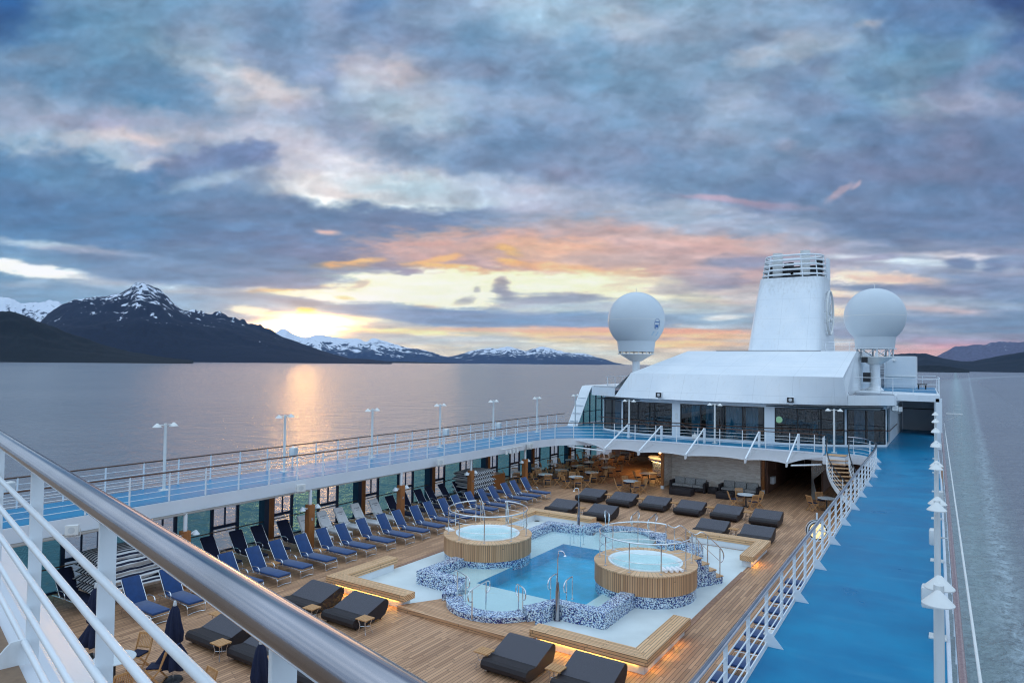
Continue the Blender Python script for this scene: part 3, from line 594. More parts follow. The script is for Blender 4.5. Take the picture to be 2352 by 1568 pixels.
# ------------------------------------------------------------------ the setting: sea, mountains
def ngon_disc(r, n=96): return [(r*math.cos(2*math.pi*i/n), r*math.sin(2*math.pi*i/n)) for i in range(n)]
mb = MB(); mb.add([(x, y, SEA) for x, y in ngon_disc(17500)], [tuple(range(96))])
struct('water', mb, M['sea'], 'calm grey lavender sea with a warm sunset track')
def px_dir(fx, fy):
    d = np.array(FW)+(fx-1176)/1568*np.array(RT)-(fy-784)/1568*np.array(UP); return d
def value1(x, seed, o=5):
    xs = np.array([x]); return float(fbm(xs, xs*0+seed*3.7, seed, o)[0])
def ridge(name, prof, dist, depth, mat, label, sh=.16, seed=1, nx=220, nt=26, amp=.05, vexp=1.2):
    """terrain whose crest follows the measured skyline, shore at dist, crest at dist+depth"""
    fx = np.linspace(prof[0][0], prof[-1][0], nx); vs = []; fs = []
    cy = np.interp(fx, [p[0] for p in prof], [p[1] for p in prof])
    hz = 784+1568*math.tan(PIT)+(fx-1176)*math.tan(ROL)
    D = []
    for i in range(nx):
        d = px_dir(fx[i], hz[i]); h = np.array([d[0], d[1]]); h /= np.linalg.norm(h); D.append(h)
    D = np.array(D)
    for j in range(nt+8):
        t = j/nt
        r = dist+depth*min(t, 1)+max(0, t-1)*depth*1.2
        for i in range(nx):
            d = px_dir(fx[i], cy[i]); tan = d[2]/math.hypot(d[0], d[1])
            crest = (dist+depth)*tan+H-SEA
            k = (min(t, 1)**vexp) if t <= 1 else 1-(t-1)*1.3
            vs.append((D[i][0]*r, D[i][1]*r, crest*k))
    V = np.array(vs).reshape(nt+8, nx, 3)
    X, Y = V[..., 0], V[..., 1]; s = depth*.22
    rel = fbm(X/s, Y/s, seed, 6)+.5*np.abs(fbm(X/(s*.4)+3, Y/(s*.4), seed+5, 5))
    T = np.linspace(0, (nt+7)/nt, nt+8)[:, None]
    env = np.clip(T, 0, 1)*np.clip(1.15-T, .0, 1)*2.0
    V[..., 2] = V[..., 2]*(1+rel*sh*env*2.2)
    rough = fbm(X/(s*.09), Y/(s*.09), seed+9, 5)
    V[..., 2] += rough*amp*V[..., 2].mean()*np.clip(T*1.2, 0, 1)
    V[..., 2] = SEA-3+np.maximum(V[..., 2], 0)*1.0 + 3*np.clip(T*8, 0, 1)
    n = nx; m = MB(); fs = [(j*n+i, j*n+i+1, (j+1)*n+i+1, (j+1)*n+i) for j in range(nt+7) for i in range(n-1)]
    m.add(V.reshape(-1, 3).tolist(), fs)
    return struct(name, m, mat, label, smooth=True, autos=80)
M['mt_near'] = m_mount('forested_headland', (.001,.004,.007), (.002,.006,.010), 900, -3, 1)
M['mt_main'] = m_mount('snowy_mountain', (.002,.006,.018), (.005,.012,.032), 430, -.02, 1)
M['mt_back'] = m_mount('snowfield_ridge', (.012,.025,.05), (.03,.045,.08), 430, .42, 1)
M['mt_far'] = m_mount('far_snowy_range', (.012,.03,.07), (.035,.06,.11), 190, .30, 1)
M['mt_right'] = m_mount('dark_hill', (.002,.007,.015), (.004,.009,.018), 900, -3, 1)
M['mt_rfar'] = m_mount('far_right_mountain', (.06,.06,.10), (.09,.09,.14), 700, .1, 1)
def z1(p): return [(x/1.68*.5742, (1000+y/1.68)*.5742) for x, y in p]
ridge('mountains', z1([(-700,560),(-300,300),(-60,330),(60,336),(130,358),(200,362),(260,352),(320,350),(385,356),(430,400),(520,480),(620,560)]), 8200, 1500, M['mt_back'], 'snow covered ridge behind the left mountain', seed=11, amp=.03)
ridge('mountains', z1([(100,700),(180,600),(260,492),(330,418),(400,372),(480,335),(600,315),(700,315),(800,298),(860,270),(905,226),(945,217),(1000,232),(1060,265),(1110,310),(1160,352),(1220,392),(1290,412),(1340,430),(1420,460),(1500,478),(1600,498),(1700,528),(1800,560),(1900,590),(2000,622),(2100,655),(2200,688),(2352,728)])+[(840,824),(900,831)], 5200, 1700, M['mt_main'], 'dark steep mountain with snow streaked summit', seed=23, nx=420, nt=46, sh=.13, amp=.022, vexp=1.0)
ridge('mountains', z1([(1100,480),(1220,420),(1290,392),(1330,396),(1370,414),(1410,434),(1455,430),(1500,446),(1545,462),(1580,455),(1620,466),(1650,486),(1700,512),(1755,520),(1820,545),(1900,590),(1990,640),(2100,700)]), 7300, 900, M['mt_main'], 'jagged ridge right of the summit', seed=31, nx=260, amp=.03)
ridge('mountains', z1([(-500,380),(-200,410),(0,430),(80,440),(150,456),(230,478),(300,502),(420,548),(560,596),(700,640),(900,690),(1100,722),(1300,740)]), 3600, 1000, M['mt_near'], 'black forested headland at the far left', seed=41, amp=.03)
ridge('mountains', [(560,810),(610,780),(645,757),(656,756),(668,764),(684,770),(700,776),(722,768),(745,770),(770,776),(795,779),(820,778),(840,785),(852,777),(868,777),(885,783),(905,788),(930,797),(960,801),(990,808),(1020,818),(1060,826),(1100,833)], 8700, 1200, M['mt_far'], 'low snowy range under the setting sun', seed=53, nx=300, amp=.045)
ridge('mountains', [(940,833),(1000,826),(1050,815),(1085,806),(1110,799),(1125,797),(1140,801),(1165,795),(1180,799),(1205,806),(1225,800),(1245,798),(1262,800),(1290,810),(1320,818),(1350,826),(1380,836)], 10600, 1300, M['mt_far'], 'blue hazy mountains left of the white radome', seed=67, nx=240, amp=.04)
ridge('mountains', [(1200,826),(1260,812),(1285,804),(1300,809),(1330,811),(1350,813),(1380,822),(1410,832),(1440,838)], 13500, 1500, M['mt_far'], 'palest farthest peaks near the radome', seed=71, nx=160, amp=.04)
ridge('mountains', [(700,832),(760,826),(860,828),(960,831),(1050,834)], 8100, 300, M['mt_near'], 'thin dark shoreline under the low range', seed=73, nx=120, amp=.02)
def z6(p): return [((3000+x/1.96)*.5742, (950+y/1.96)*.5742) for x, y in p]
ridge('hills', z6([(900,1000),(1000,950),(1100,925),(1190,913),(1260,908),(1380,908),(1440,925),(1500,940),(1580,955),(1660,966),(1750,965),(1850,950),(1960,930),(2050,915),(2148,900),(2400,880),(2700,900)]), 5200, 1000, M['mt_right'], 'dark wooded hills on the right shore', seed=83, nx=240, amp=.02)
ridge('hills', z6([(1000,1020),(1200,1012),(1340,1003),(1400,1000),(1480,1004),(1560,1008),(1620,1018),(1680,1030),(1720,1037)]), 4200, 200, M['mt_near'], 'low wooded point on the right shore', seed=89, nx=140, amp=.04)
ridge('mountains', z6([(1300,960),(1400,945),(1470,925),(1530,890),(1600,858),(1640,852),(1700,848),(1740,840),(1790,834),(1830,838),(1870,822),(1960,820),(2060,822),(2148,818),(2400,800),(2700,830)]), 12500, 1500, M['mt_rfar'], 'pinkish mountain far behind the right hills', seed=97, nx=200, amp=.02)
# haze box: closed, even density, round the whole scene below the sky
hz = MB(); hz.box(-17900, 17900, -17900, 17900, SEA-1.2, 2300)
hm = NT('haze_air'); hm.t.nodes.remove(hm.b); vol = hm.n('VolumePrincipled', {'Color': (.50,.68,1.0), 'Density': HAZE, 'Anisotropy': .1}); hm.t.links.new(vol.outputs[0], hm.o.inputs['Volume'])
if HAZE > 0:
    ho = obj('haze', hz, hm.m); ho['kind'] = 'stuff'; ho['label'] = 'thin blue evening haze over the water'; ho['category'] = 'haze'
# ------------------------------------------------------------------ the ship: hull and decks
def XL(y): return -24.0+.018*(y-14)
def XR(y): return -2.95-.017*(y-10)
def XRo(y): return .20-.0195*y
ZD = 3.2
mb = MB()
out = [(-27.1,-8),(-27.1,66),(-26.3,80),(-1.9,80),(-1.35,66),(-.75,50),(0,13),(.22,0),(.22,-8)]
mb.prism(out, SEA-2, -1.2)
struct('hull', mb, M['white'], 'white ship hull')
DX0, DX1, DY0, DY1 = -15.05, -10.65, 20.95, 27.7
def holed(x0, x1, y0, y1, z0, z1, m=None):
    m = m or MB()
    m.box(x0, x1, y0, DY0, z0, z1).box(x0, x1, DY1, y1, z0, z1).box(x0, DX0, DY0, DY1, z0, z1).box(DX1, x1, DY0, DY1, z0, z1); return m
struct('pool_deck', holed(-27.05, -.9, 3, 70, -1.19, 0), M['teakdeck'], 'teak planked pool deck')
struct('pool_surround', holed(-19.07, -7.31, 17.95, 31.9, 0, .006), M['poolfloor'], 'pale coated floor around the pool')
for nm, s in (('near', 1), ('far', -1)):
    f = (lambda y: y) if s == 1 else (lambda y: 49.86-y)
    mb = MB(); poly = [(-15.85,17.5),(-14.5,17.42),(-13.1,17.38),(-11.8,17.42),(-10.66,17.5),(-10.66,17.95),(-11.2,18.75),(-11.6,19.6),(-14.8,19.6),(-15.1,18.8),(-15.62,17.95)]
    mb.prism([(x, f(y)) for x, y in poly], .008, .15)
    struct('step', mb, M['teakstep'], 'curved teak step at the %s end of the pool' % nm)
# upper deck slab (white edge beams) and its blue coating
ECURVE = [(-23.6,37.0),(-23.5,39.5),(-23.1,41.2),(-22.4,42.1),(-21.55,42.8),(-20.5,43.45),(-19.1,44.0),(-17.7,44.35),(-16.3,44.5),(-13.2,44.7),(-10.,44.85),(-7.6,44.9),(-6.55,44.8),(-6.5,43.4),(-5.3,43.3),(-5.25,44.55),(-4.75,44.45),(-4.2,43.9),(-3.75,42.6),(-3.55,41.),(-3.42,38.)]
LEFTE = [(XL(y), y) for y in np.linspace(4, 36.2, 12)]; RIGHTE = [(XR(y), y) for y in np.linspace(36.5, 9, 10)]
RIGHTE += [(-2.98,8.3),(-3.1,7.6),(-3.4,7.0),(-4.0,6.6)]
def deckpoly(inset):
    # left strip, far field, right strip as separate convexish polygons that butt
    L = [(-27.08+inset, 2.5)]+[(x-inset, y) for x, y in LEFTE[:1]]+[(x-inset, y) for x, y in LEFTE[1:]]+[(ECURVE[0][0]-inset, 37.0)]+[(-27.08+inset, 37.0)]
    Fp = [(-27.08+inset, 37.0),(ECURVE[0][0]-inset, 37.0)]+[(x, y+inset) if 3 < i < 17 else (x+(-inset if i <= 3 else inset), y+inset*.5) for i, (x, y) in enumerate(ECURVE) if i > 0]+[(XRo(38)-.02-inset, 38.0),(-1.4,70),(-27.0,70)]
    Rp = [(ECURVE[-1][0]+inset, 38.0)]+[(x+inset, y) for x, y in RIGHTE]+[(-4.0, 6.0),(-1.,2.5),(XRo(2.5)-inset, 2.5)]+[(XRo(38)-inset, 38.0)]
    return L, Fp, Rp
mb = MB()
for p in deckpoly(0): mb.prism(p, 2.70, 3.185)
struct('upper_deck', mb, M['bluish_white'], 'white edge of the raised deck')
mb = MB()
for p in deckpoly(.07): mb.prism(p, 3.19, 3.2)
struct('upper_deck_floor', mb, M['blue'], 'glossy blue coated promenade floor')
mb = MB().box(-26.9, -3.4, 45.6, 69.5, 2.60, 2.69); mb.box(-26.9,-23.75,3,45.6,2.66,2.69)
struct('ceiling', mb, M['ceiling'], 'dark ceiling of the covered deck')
# ------------------------------------------------------------------ railings
def curve_pts(pts, step=.5):
    out = []
    for i in range(len(pts)-1):
        a, b = Vector(pts[i]), Vector(pts[i+1]); n = max(1, int((b-a).length/step))
        for k in range(n): out.append(tuple(a.lerp(b, k/n)))
    out.append(tuple(pts[-1])); return out
def smooth_path(pts, it=2):
    for _ in range(it):
        q = [pts[0]]
        for i in range(len(pts)-1):
            a, b = Vector(pts[i]), Vector(pts[i+1]); q += [tuple(a.lerp(b, .25)), tuple(a.lerp(b, .75))]
        q.append(pts[-1]); pts = q
    return pts
def at_len(pts, s):
    for i in range(len(pts)-1):
        a, b = Vector(pts[i]), Vector(pts[i+1]); L = (b-a).length
        if s <= L: return a.lerp(b, s/L), (b-a).normalized()
        s -= L
    a, b = Vector(pts[-2]), Vector(pts[-1]); return b, (b-a).normalized()
def plen(pts): return sum((Vector(pts[i+1])-Vector(pts[i])).length for i in range(len(pts)-1))
def railing(label, pts, z0, top, hr, hrmat, nbars=4, pw=.045, pt=.045, spacing=1.42, first=.3, group='white deck railings', br=.011, gusset=0, postmat=None, flat=1.0, barz=None, name='deck_railing'):
    pts3 = [(x, y, z0) for x, y in pts]; base = pts3[0]
    t = thing(name, label, 'railing', base, 0, group)
    hp = [(x, y, z0+top) for x, y, _ in pts3]
    obj('handrail', MB().tube(hp, hr, 12, flat=flat), hrmat, t, True, True)
    zs = barz or [z0+top*(k+1)/(nbars+1)*.97 for k in range(nbars)]
    for z in zs:
        obj('rail_bar', MB().tube([(x, y, z) for x, y, _ in pts3], br, 6), M['white'], t, True, True)
    L = plen(pts3); n = int((L-first)/spacing)+1; proto = None; gp = None
    for k in range(n):
        p, d = at_len(pts3, first+k*spacing); a = math.atan2(d.y, d.x)
        if proto is None:
            proto = obj('post', MB().box(-pw/2, pw/2, -pt/2, pt/2, 0, top-hr*.5), postmat or M['white'], t); o = proto
        else:
            o = proto.copy(); C.objects.link(o); o.parent = t
        o.location = p-Vector(base); o.rotation_euler = (0, 0, a)
        if gusset and k % 2 == 0:
            if gp is None:
                gp = obj('gusset', MB().ext([(-.006, .02*gusset, 0), (-.006, .30*gusset, 0), (-.006, .26*gusset, .05), (-.006, .10*gusset, .24), (-.006, .02*gusset, .26)], (.012, 0, 0)), M['white'], t); g = gp
            else: g = gp.copy(); C.objects.link(g); g.parent = t
            g.location = p-Vector(base); g.rotation_euler = (0, 0, a)
    return t
lin = [(XL(y)+.0, y) for y in np.linspace(4, 36.2, 8)]
inner = smooth_path([(x-.05, y) for x, y in lin]+[(x-(.05 if i < 4 else 0), y+(.06 if i >= 4 else 0)) for i, (x, y) in enumerate(ECURVE[:13])], 1)
railing('long inner railing of the left promenade curving above the canopy', inner, ZD, 1.05, .028, M['brownwood'])
outer = [(-26.98, 3.0), (-26.98, 30), (-26.95, 49.6)]
railing('outer sea side railing of the left promenade', outer, ZD, 1.05, .028, M['brownwood'], spacing=1.45)
rp = smooth_path([(-5.3,44.6),(-4.75,44.5),(-4.2,43.95),(-3.72,42.6),(-3.5,41.),(-3.38,38.)]+[(XR(y)+.04, y) for y in (34,30,26,22,18,14,11,9.5)]+[(-2.9,8.4),(-3.0,7.7),(-3.3,7.1),(-3.9,6.7)], 2)
railing('railing with wide steel handrail along the right blue deck', rp, ZD, 1.05, .052, M['brushed'], nbars=4, pw=.014, pt=.064, spacing=1.44, gusset=1, flat=.6, br=.013)
mb = MB()
for i in range(len(rp)-1):
    mb.bar((rp[i][0], rp[i][1], 3.235), (rp[i+1][0], rp[i+1][1], 3.235), .02, .07)
obj('kerb_strip', mb, M['white'], None); tag(bpy.data.objects['kerb_strip'], 'thin white coaming under the right inner railing', 'coaming')
ro = [(XRo(y)+.08, y) for y in (2.6, 20, 40, 51)]
railing('outer right railing with wide wood toned handrail', ro, ZD, 1.05, .05, M['rosewood'], nbars=4, spacing=1.45, flat=.6)
tp = obj('outer_pipe', MB().tube([(XRo(y)+.27, y, 4.28) for y in (2.6, 13, 24, 38, 60)], .022, 8), M['cream'], None, True); tag(tp, 'slim grey pipe running outside the right handrail', 'pipe')
mb = MB()
# stairs guard at the head of the curved stairs
railing('short railing beside the head of the curved stairs', smooth_path([(-6.62,44.95),(-6.6,44.3),(-6.5,43.5)],1), ZD, 1.05, .03, M['black'], spacing=.45, first=.1)
# ------------------------------------------------------------------ deck lamps: post with two cone shades
def make_lamp():
    t = thing('deck_lamp', 'x', 'lamp', (0,0,0), 0, 'double cone lamp posts along the promenades')
    obj('post', MB().lathe([(.0,2.62),(.055,2.62),(.06,.03),(.11,.03),(.11,0),(0,0)], 16), M['cream'], t, True)
    obj('base_plate', MB().box(-.15,.15,-.15,.15,0,.025), M['cream'], t)
    obj('arm', MB().tube([(0,-.34,2.56),(0,.34,2.56)], .018, 8), M['cream'], t, True)
    for s in (-1, 1): obj('lamp_shade', MB().cone((0, s*.34, 2.50), .168, .14, 24, .03), M['cream'], t, True, autos=30)
    return t
lamp0 = make_lamp(); used = False
for side, X, ys in (('left', None, (9.55, 15.3, 21.05, 26.75, 32.5, 38.2, 43.95, 50.1)), ('right', 1, (3.6, 9.65, 15.69, 21.8, 27.8, 33.8, 39.8, 45.9))):
    for i, y in enumerate(ys):
        x = -26.22 if X is None else .03-.0215*y
        lab = 'grey lamp post with two cone shades, %s along the %s promenade' % (ORD[i], side)
        if not used: lamp0.location = (x, y, ZD); lamp0['label'] = lab; used = True
        else: dup(lamp0, (x, y, ZD), 0, lab)
for i, (x, y) in enumerate([(-19.5, 45.5), (-13.4, 45.5), (-6.13, 45.2)]):
    dup(lamp0, (x, y, ZD), math.pi/2, 'lamp post with two cone shades before the %s window bay' % ['left', 'middle', 'right'][i])
# ------------------------------------------------------------------ swimming pool
PX = -13.2
def mx(p): return [(2*PX-x, y) for x, y in p]
def my(p): return [(x, 49.86-y) for x, y in p]
pool = thing('swimming_pool', 'blue swimming pool inside low mosaic walls between two hot tubs', 'swimming pool', (PX, 24.9, 0))
ho_ = [(-11.47,18.75),(-11.26,19.08),(-11.12,19.45),(-11.03,19.86),(-10.4,19.84),(-9.3,19.92),(-9.3,22.4)]
hi_ = [(-11.86,19.12),(-11.66,19.42),(-11.50,19.85),(-11.3,20.34),(-10.5,20.34),(-9.78,20.40),(-9.78,22.4)]
def wallpart(o, i, z1, label=None): return obj('wall', MB().ring(o, i, .004, z1), M['mosaic'], pool, world=True, label=label)
wallpart(ho_, hi_, .5); wallpart(mx(ho_[3:]), mx(hi_[3:]), .5)
wallpart(my(ho_), my(hi_), .5); wallpart(my(mx(ho_)), my(mx(hi_)), .5)
wallpart(mx(ho_[:4]), mx(hi_[:4]), .38)
def arc(c, r, a0, a1, n=28): return [(c[0]+r*math.cos(R(a0+(a1-a0)*k/n)), c[1]+r*math.sin(R(a0+(a1-a0)*k/n))) for k in range(n+1)]
cn = (-13.15, 19.72); cf = (-13.2, 30.12)
obj('low_wall', MB().ring(arc(cn, 1.86, 211, 330), arc(cn, 1.27, 204, 336), .01, .32), M['mosaic'], pool, world=True)
obj('low_wall', MB().ring(arc(cf, 1.86, 31, 149), arc(cf, 1.27, 24, 156), .01, .32), M['mosaic'], pool, world=True)
mb = holed(-16.6, -9.5, 20.1, 29.8, .007, .15)
mb.prism(arc(cn, 1.5, 180, 360, 24), .16, .165); mb.prism(arc(cf, 1.5, 0, 180, 24), .16, .165)
mb.box(-14.6, -11.8, 19.5, 20.1, .008, .152); mb.box(-14.6,-11.8, 29.8, 30.4, .008, .152)
obj('shelf', mb, M['shelf'], pool, world=True)
mb = MB(); x0, x1, y0, y1, zb = DX0+.006, DX1-.006, DY0+.006, DY1-.006, -.32
mb.add([(x0,y0,.148),(x1,y0,.148),(x1,y1,.148),(x0,y1,.148),(x0,y0,zb),(x1,y0,zb),(x1,y1,zb),(x0,y1,zb)], [(0,1,5,4),(1,2,6,5),(2,3,7,6),(3,0,4,7),(4,5,6,7)])
obj('basin', mb, M['deepblue'], pool, world=True)
wp = [(-16.5,20.05),(-14.9,20.05),(-14.7,19.7)]+arc(cn, 1.45, 190, 350, 20)+[(-11.6,19.7),(-11.4,20.1),(-9.55,20.2),(-9.55,29.7),(-11.4,29.75)]+arc(cf, 1.45, 10, 170, 20)+[(-14.9,29.8),(-16.5,29.7)]
obj('water_surface', MB().add([(x, y, .27) for x, y in wp], [tuple(range(len(wp)))]), M['poolwater'], pool, world=True)
# ------------------------------------------------------------------ hot tubs
def tub(cx, cy, sgn, side):
    t = thing('hot_tub', 'raised round hot tub with teak staves, on the %s of the pool' % side, 'hot tub', (cx, cy, 0), 0, 'hot tubs beside the pool')
    obj('mosaic_base', MB().lathe([(1.83,.42),(1.83,.005)], 72), M['mosaic'], t, True)
    obj('stave_wall', MB().lathe([(1.80,.41),(1.86,.41),(1.86,1.09),(1.80,1.12)], 96), M['drum'], t, True)
    obj('rim', MB().lathe([(1.88,1.08),(1.88,1.125),(1.30,1.125)], 72), M['drumtop'], t, True, autos=30)
    obj('basin', MB().lathe([(1.36,1.126),(1.36,1.165),(1.30,1.175),(1.24,1.15),(1.20,.98),(1.12,.86),(.9,.80),(.86,.45),(0,.42)], 64), M['tub'], t, True, autos=60)
    obj('water_surface', MB().add([(1.225*math.cos(2*math.pi*k/64), 1.225*math.sin(2*math.pi*k/64), 1.06) for k in range(64)], [tuple(range(64))]), M['spawater'], t)
    # ring railing, open at the stairs
    a0, a1 = (84, 84+302) if sgn > 0 else (180-31-5, 180-84+360)
    rr = thing('tub_railing', 'steel ring railing around the %s hot tub and its stairs' % side, 'railing', (cx, cy, 1.125), 0, 'steel ring railings of the hot tubs')
    def ringp(r, z, n=56): return [(cx+r*math.cos(R(a0+(a1-a0)*k/n)), cy+r*math.sin(R(a0+(a1-a0)*k/n)), z) for k in range(n+1)]
    obj('handrail', MB().tube([(ringp(1.68, 1.6)[0][0], ringp(1.68,1.6)[0][1], 2.05)]+ringp(1.68, 2.17)+[(ringp(1.68,1.6)[-1][0], ringp(1.68,1.6)[-1][1], 2.05)], .026, 10), M['steel'], rr, True, True)
    for z in (1.50, 1.82): obj('rail_bar', MB().tube(ringp(1.68, z), .011, 6), M['steel'], rr, True, True)
    n = 8
    for k in range(n+1):
        a = R(a0+(a1-a0)*k/n); p = (cx+1.68*math.cos(a), cy+1.68*math.sin(a))
        obj('post', MB().tube([(p[0],p[1],1.126),(p[0],p[1],2.16)], .021, 8).lathe([(0,.018),(.055,.018),(.055,0)], 14, (p[0],p[1],1.126)), M['steel'], rr, True, True)
    # stairs
    th_ = R(62) if sgn > 0 else R(118); d = Vector((math.cos(th_), math.sin(th_), 0)); s = Vector((-d.y, d.x, 0)); st = MB(); sm = MB()
    c0 = Vector((cx, cy, 0))
    for k, (ra, rb, z) in enumerate([(1.72, 2.25, 1.12), (2.25, 2.62, .86), (2.62, 2.99, .58), (2.99, 3.35, .30)]):
        q = [c0+d*ra-s*.62, c0+d*rb-s*.62, c0+d*rb+s*.62, c0+d*ra+s*.62]
        st.ext([(p.x, p.y, z-.04) for p in q], (0,0,.04)); 
        q = [c0+d*ra-s*.60, c0+d*(rb-.02)-s*.60, c0+d*(rb-.02)+s*.60, c0+d*ra+s*.60]
        sm.ext([(p.x, p.y, .006) for p in q], (0,0,z-.048))
    obj('stair_tread', st, M['bench'], t, world=True); obj('stair_side', sm, M['mosaic'], t, world=True)
    for q in (-.58, .58):
        P = lambda r, z: tuple(c0+d*r+s*q+Vector((0,0,z)))
        pts = [P(1.62,2.15), P(1.95,1.98), P(2.25,2.1), P(2.6,1.85), P(3.0,1.55), P(3.3,1.28), P(3.42,1.05), P(3.36,.85), P(3.22,.80)]
        obj('stair_handrail', MB().tube(smooth_path(pts, 2), .022, 8), M['steel'], rr, True, True)
        obj('stair_handrail', MB().tube([P(1.95,1.55), P(2.25,1.6), P(3.2,.85)], .011, 6), M['steel'], rr, True, True)
        for r_, zb_, zt in ((1.95, 1.12, 1.98), (2.55, .86, 1.9), (3.2, .31, 1.34)):
            obj('post', MB().tube([P(r_, zb_), P(r_, zt)], .02, 8), M['steel'], rr, True, True)
    return t
tub(-16.75, 24.1, -1, 'left'); tub(-9.65, 24.1, 1, 'right')
# towels
def towel_roll(c, a, lab, grp=None):
    mb = MB(); d = Vector((math.cos(a), math.sin(a), 0))
    prof = [(0,-.21),(.045,-.21),(.062,-.19),(.060,0),(.064,.19),(.045,.21),(.02,.205),(0,.18)]
    mb.lathe(prof, 18); Rm = Matrix.Rotation(a, 3, 'Z') @ Matrix.Rotation(math.pi/2, 3, 'Y')
    mb.v = [tuple(Rm @ Vector(v)+Vector((0,0,.062))) for v in mb.v]
    o = obj('towel', mb, M['towel'], None, True); o.location = c; tag(o, lab, 'towel', grp); return o
for k, (x, y) in enumerate([(-8.62,23.28),(-8.47,23.40),(-8.33,23.52),(-8.2,23.64)]):
    towel_roll((x, y, 1.126), R(-48+k*4), 'rolled white towel on the right hot tub rim, %s from the camera' % ORD[k], 'rolled towels on the right hot tub')
tw = obj('towel', MB().rbox((0,0,.03), (.24,.13,.03), r=.025).rbox((.01,.0,.075), (.22,.12,.02), r=.02), M['towel'], None, True); tw.location = (-18.33,23.5,1.126); tw.rotation_euler = (0,0,R(-28)); tag(tw, 'folded white towel on the left hot tub rim', 'towel')
# ------------------------------------------------------------------ corner benches with glowing strips
def m_emit(name, col, s):
    t = NT(name); t.P(col=(.02,.02,.02), em=col, es=s); return t.m
M['strip'] = m_emit('warm_light_strip', (1,.56,.11), 34)
def bench(label, cx, cy, sx, sy, ax, ay, lit):
    """outer corner at cx,cy; arms run sx*ax along x and sy*ay along y"""
    t = thing('corner_bench', label, 'bench', (cx, cy, 0), 0, 'teak corner benches around the pool'); w = .56
    f = lambda pts: [(cx+sx*u, cy+sy*v) for u, v in pts]
    obj('seat', MB().prism(f([(0,0),(ax,0),(ax,w),(w,w)]), .28, .50), M['bench'], t, world=True, bevel=.008)
    obj('seat', MB().prism(f([(0,.003),(w,w+.003),(w,ay),(0,ay)]), .28, .50), M['benchy'], t, world=True, bevel=.008)
    obj('plinth', MB().prism(f([(.14,.14),(ax-.18,.14),(ax-.18,w-.04),(w-.04,w-.04),(w-.04,ay-.18),(.14,ay-.18)]), .007, .279), M['white'], t, world=True)
    for (u0, v0, u1, v1) in lit:
        a, b = f([(u0, v0), (u1, v1)]); obj('light_strip', MB().box(a[0], b[0], a[1], b[1], .262, .276), M['strip'], t, world=True)
    return t
bench('corner teak bench at the near left of the pool, glowing underneath', -19.42, 17.56, 1, 1, 3.82, 3.25, [(.35,.10,3.45,.125)])
bench('corner teak bench at the near right of the pool, glowing on two sides', -6.96, 17.56, -1, 1, 3.7, 3.6, [(.3,.10,3.4,.125),(.10,.4,.125,.8),(.10,1.5,.125,1.9),(.10,2.5,.125,2.8)])
bench('corner teak bench at the far left of the pool', -19.42, 32.1, 1, -1, 3.9, 3.4, [])
bench('corner teak bench at the far right of the pool with a glow at its end', -7.02, 32.5, -1, -1, 3.75, 3.2, [(.08,2.1,.105,2.9)])
for lab, x in (('left', -19.16), ('right', -7.24)):
    mb = MB()
    for y in np.arange(21.2, 28.6, .102): mb.box(x-.10, x+.10, y, y+.072, .004, .018)
    o = obj('drain_grate', mb, M['redbrown']); tag(o, 'slotted red brown drain grate along the %s side of the pool floor' % lab, 'drain grate')
o = obj('floor_drain', MB().lathe([(0,.012),(.13,.012),(.14,.006)], 24, (-18.66,31.4,.004)), M['darkmetal'], None, True); tag(o, 'small round dark drain in the far left pool floor corner', 'drain')
# ------------------------------------------------------------------ pool handrails and showers
def prail(label, a, b, h, z0, ea=.28, eb=.28, loop=.34, g='steel grab rails of the pool'):
    a, b = Vector((a[0], a[1], z0)), Vector((b[0], b[1], z0)); d = (b-a); L = d.length; d.normalize(); Z = Vector((0,0,1))
    t = thing('grab_rail', label, 'grab rail', tuple(a), 0, g)
    pts = []
    if ea: pts += [a+Z*(h-loop-.06), a-d*ea*.7+Z*(h-loop-.02), a-d*ea+Z*(h-loop*.55), a-d*ea*.75+Z*(h-.05), a-d*ea*.25+Z*h]
    else: pts += [a+Z*(h-.15), a+d*.03+Z*(h-.04), a+d*.12+Z*h]
    if eb: pts += [b+d*eb*.25+Z*h, b+d*eb*.75+Z*(h-.05), b+d*eb+Z*(h-loop*.55), b+d*eb*.7+Z*(h-loop-.02), b+Z*(h-loop-.06)]
    else: pts += [b-d*.12+Z*h, b-d*.03+Z*(h-.04), b+Z*(h-.15)]
    obj('handrail', MB().tube(smooth_path([tuple(p) for p in pts], 2), .021, 8), M['steel'], t, True, True)
    for p in (a, b): obj('post', MB().tube([tuple(p), tuple(p+Z*(h-.01))], .020, 8).lathe([(0,.02),(.05,.02),(.05,0)], 12, tuple(p)), M['steel'], t, True, True)
prail('looped steel rail on the left end of the near round seat', (-14.45,19.0), (-13.9,18.75), .86, .32)
prail('looped steel rail across the near curved seat wall, front', (-12.98,17.85), (-13.07,18.75), 1.0, .15)
prail('looped steel rail on the right end of the near round seat', (-12.05,19.15), (-11.78,18.98), .82, .3, ea=.22, eb=.22)
prail('left grab rail at the near edge of the deep water', (-11.64,20.55), (-11.72,21.1), .80, .27, eb=.0)
prail('right grab rail at the near edge of the deep water', (-11.05,20.6), (-11.12,21.15), .80, .27, eb=.0)
prail('left ladder rail at the far edge of the deep water', (-14.72,28.1), (-14.62,27.55), .92, .15, eb=0, ea=0)
prail('right ladder rail at the far edge of the deep water', (-14.22,28.1), (-14.12,27.6), .92, .15, eb=0, ea=0)
prail('looped steel rail on the left end of the far round seat', (-14.5,31.0), (-14.1,30.5), .85, .32, ea=.2, eb=.2)
prail('looped steel rail across the far curved seat wall', (-13.2,32.0), (-13.03,30.85), .98, .15)
prail('looped steel rail on the right end of the far round seat', (-12.2,31.8), (-12.0,30.4), .85, .32)
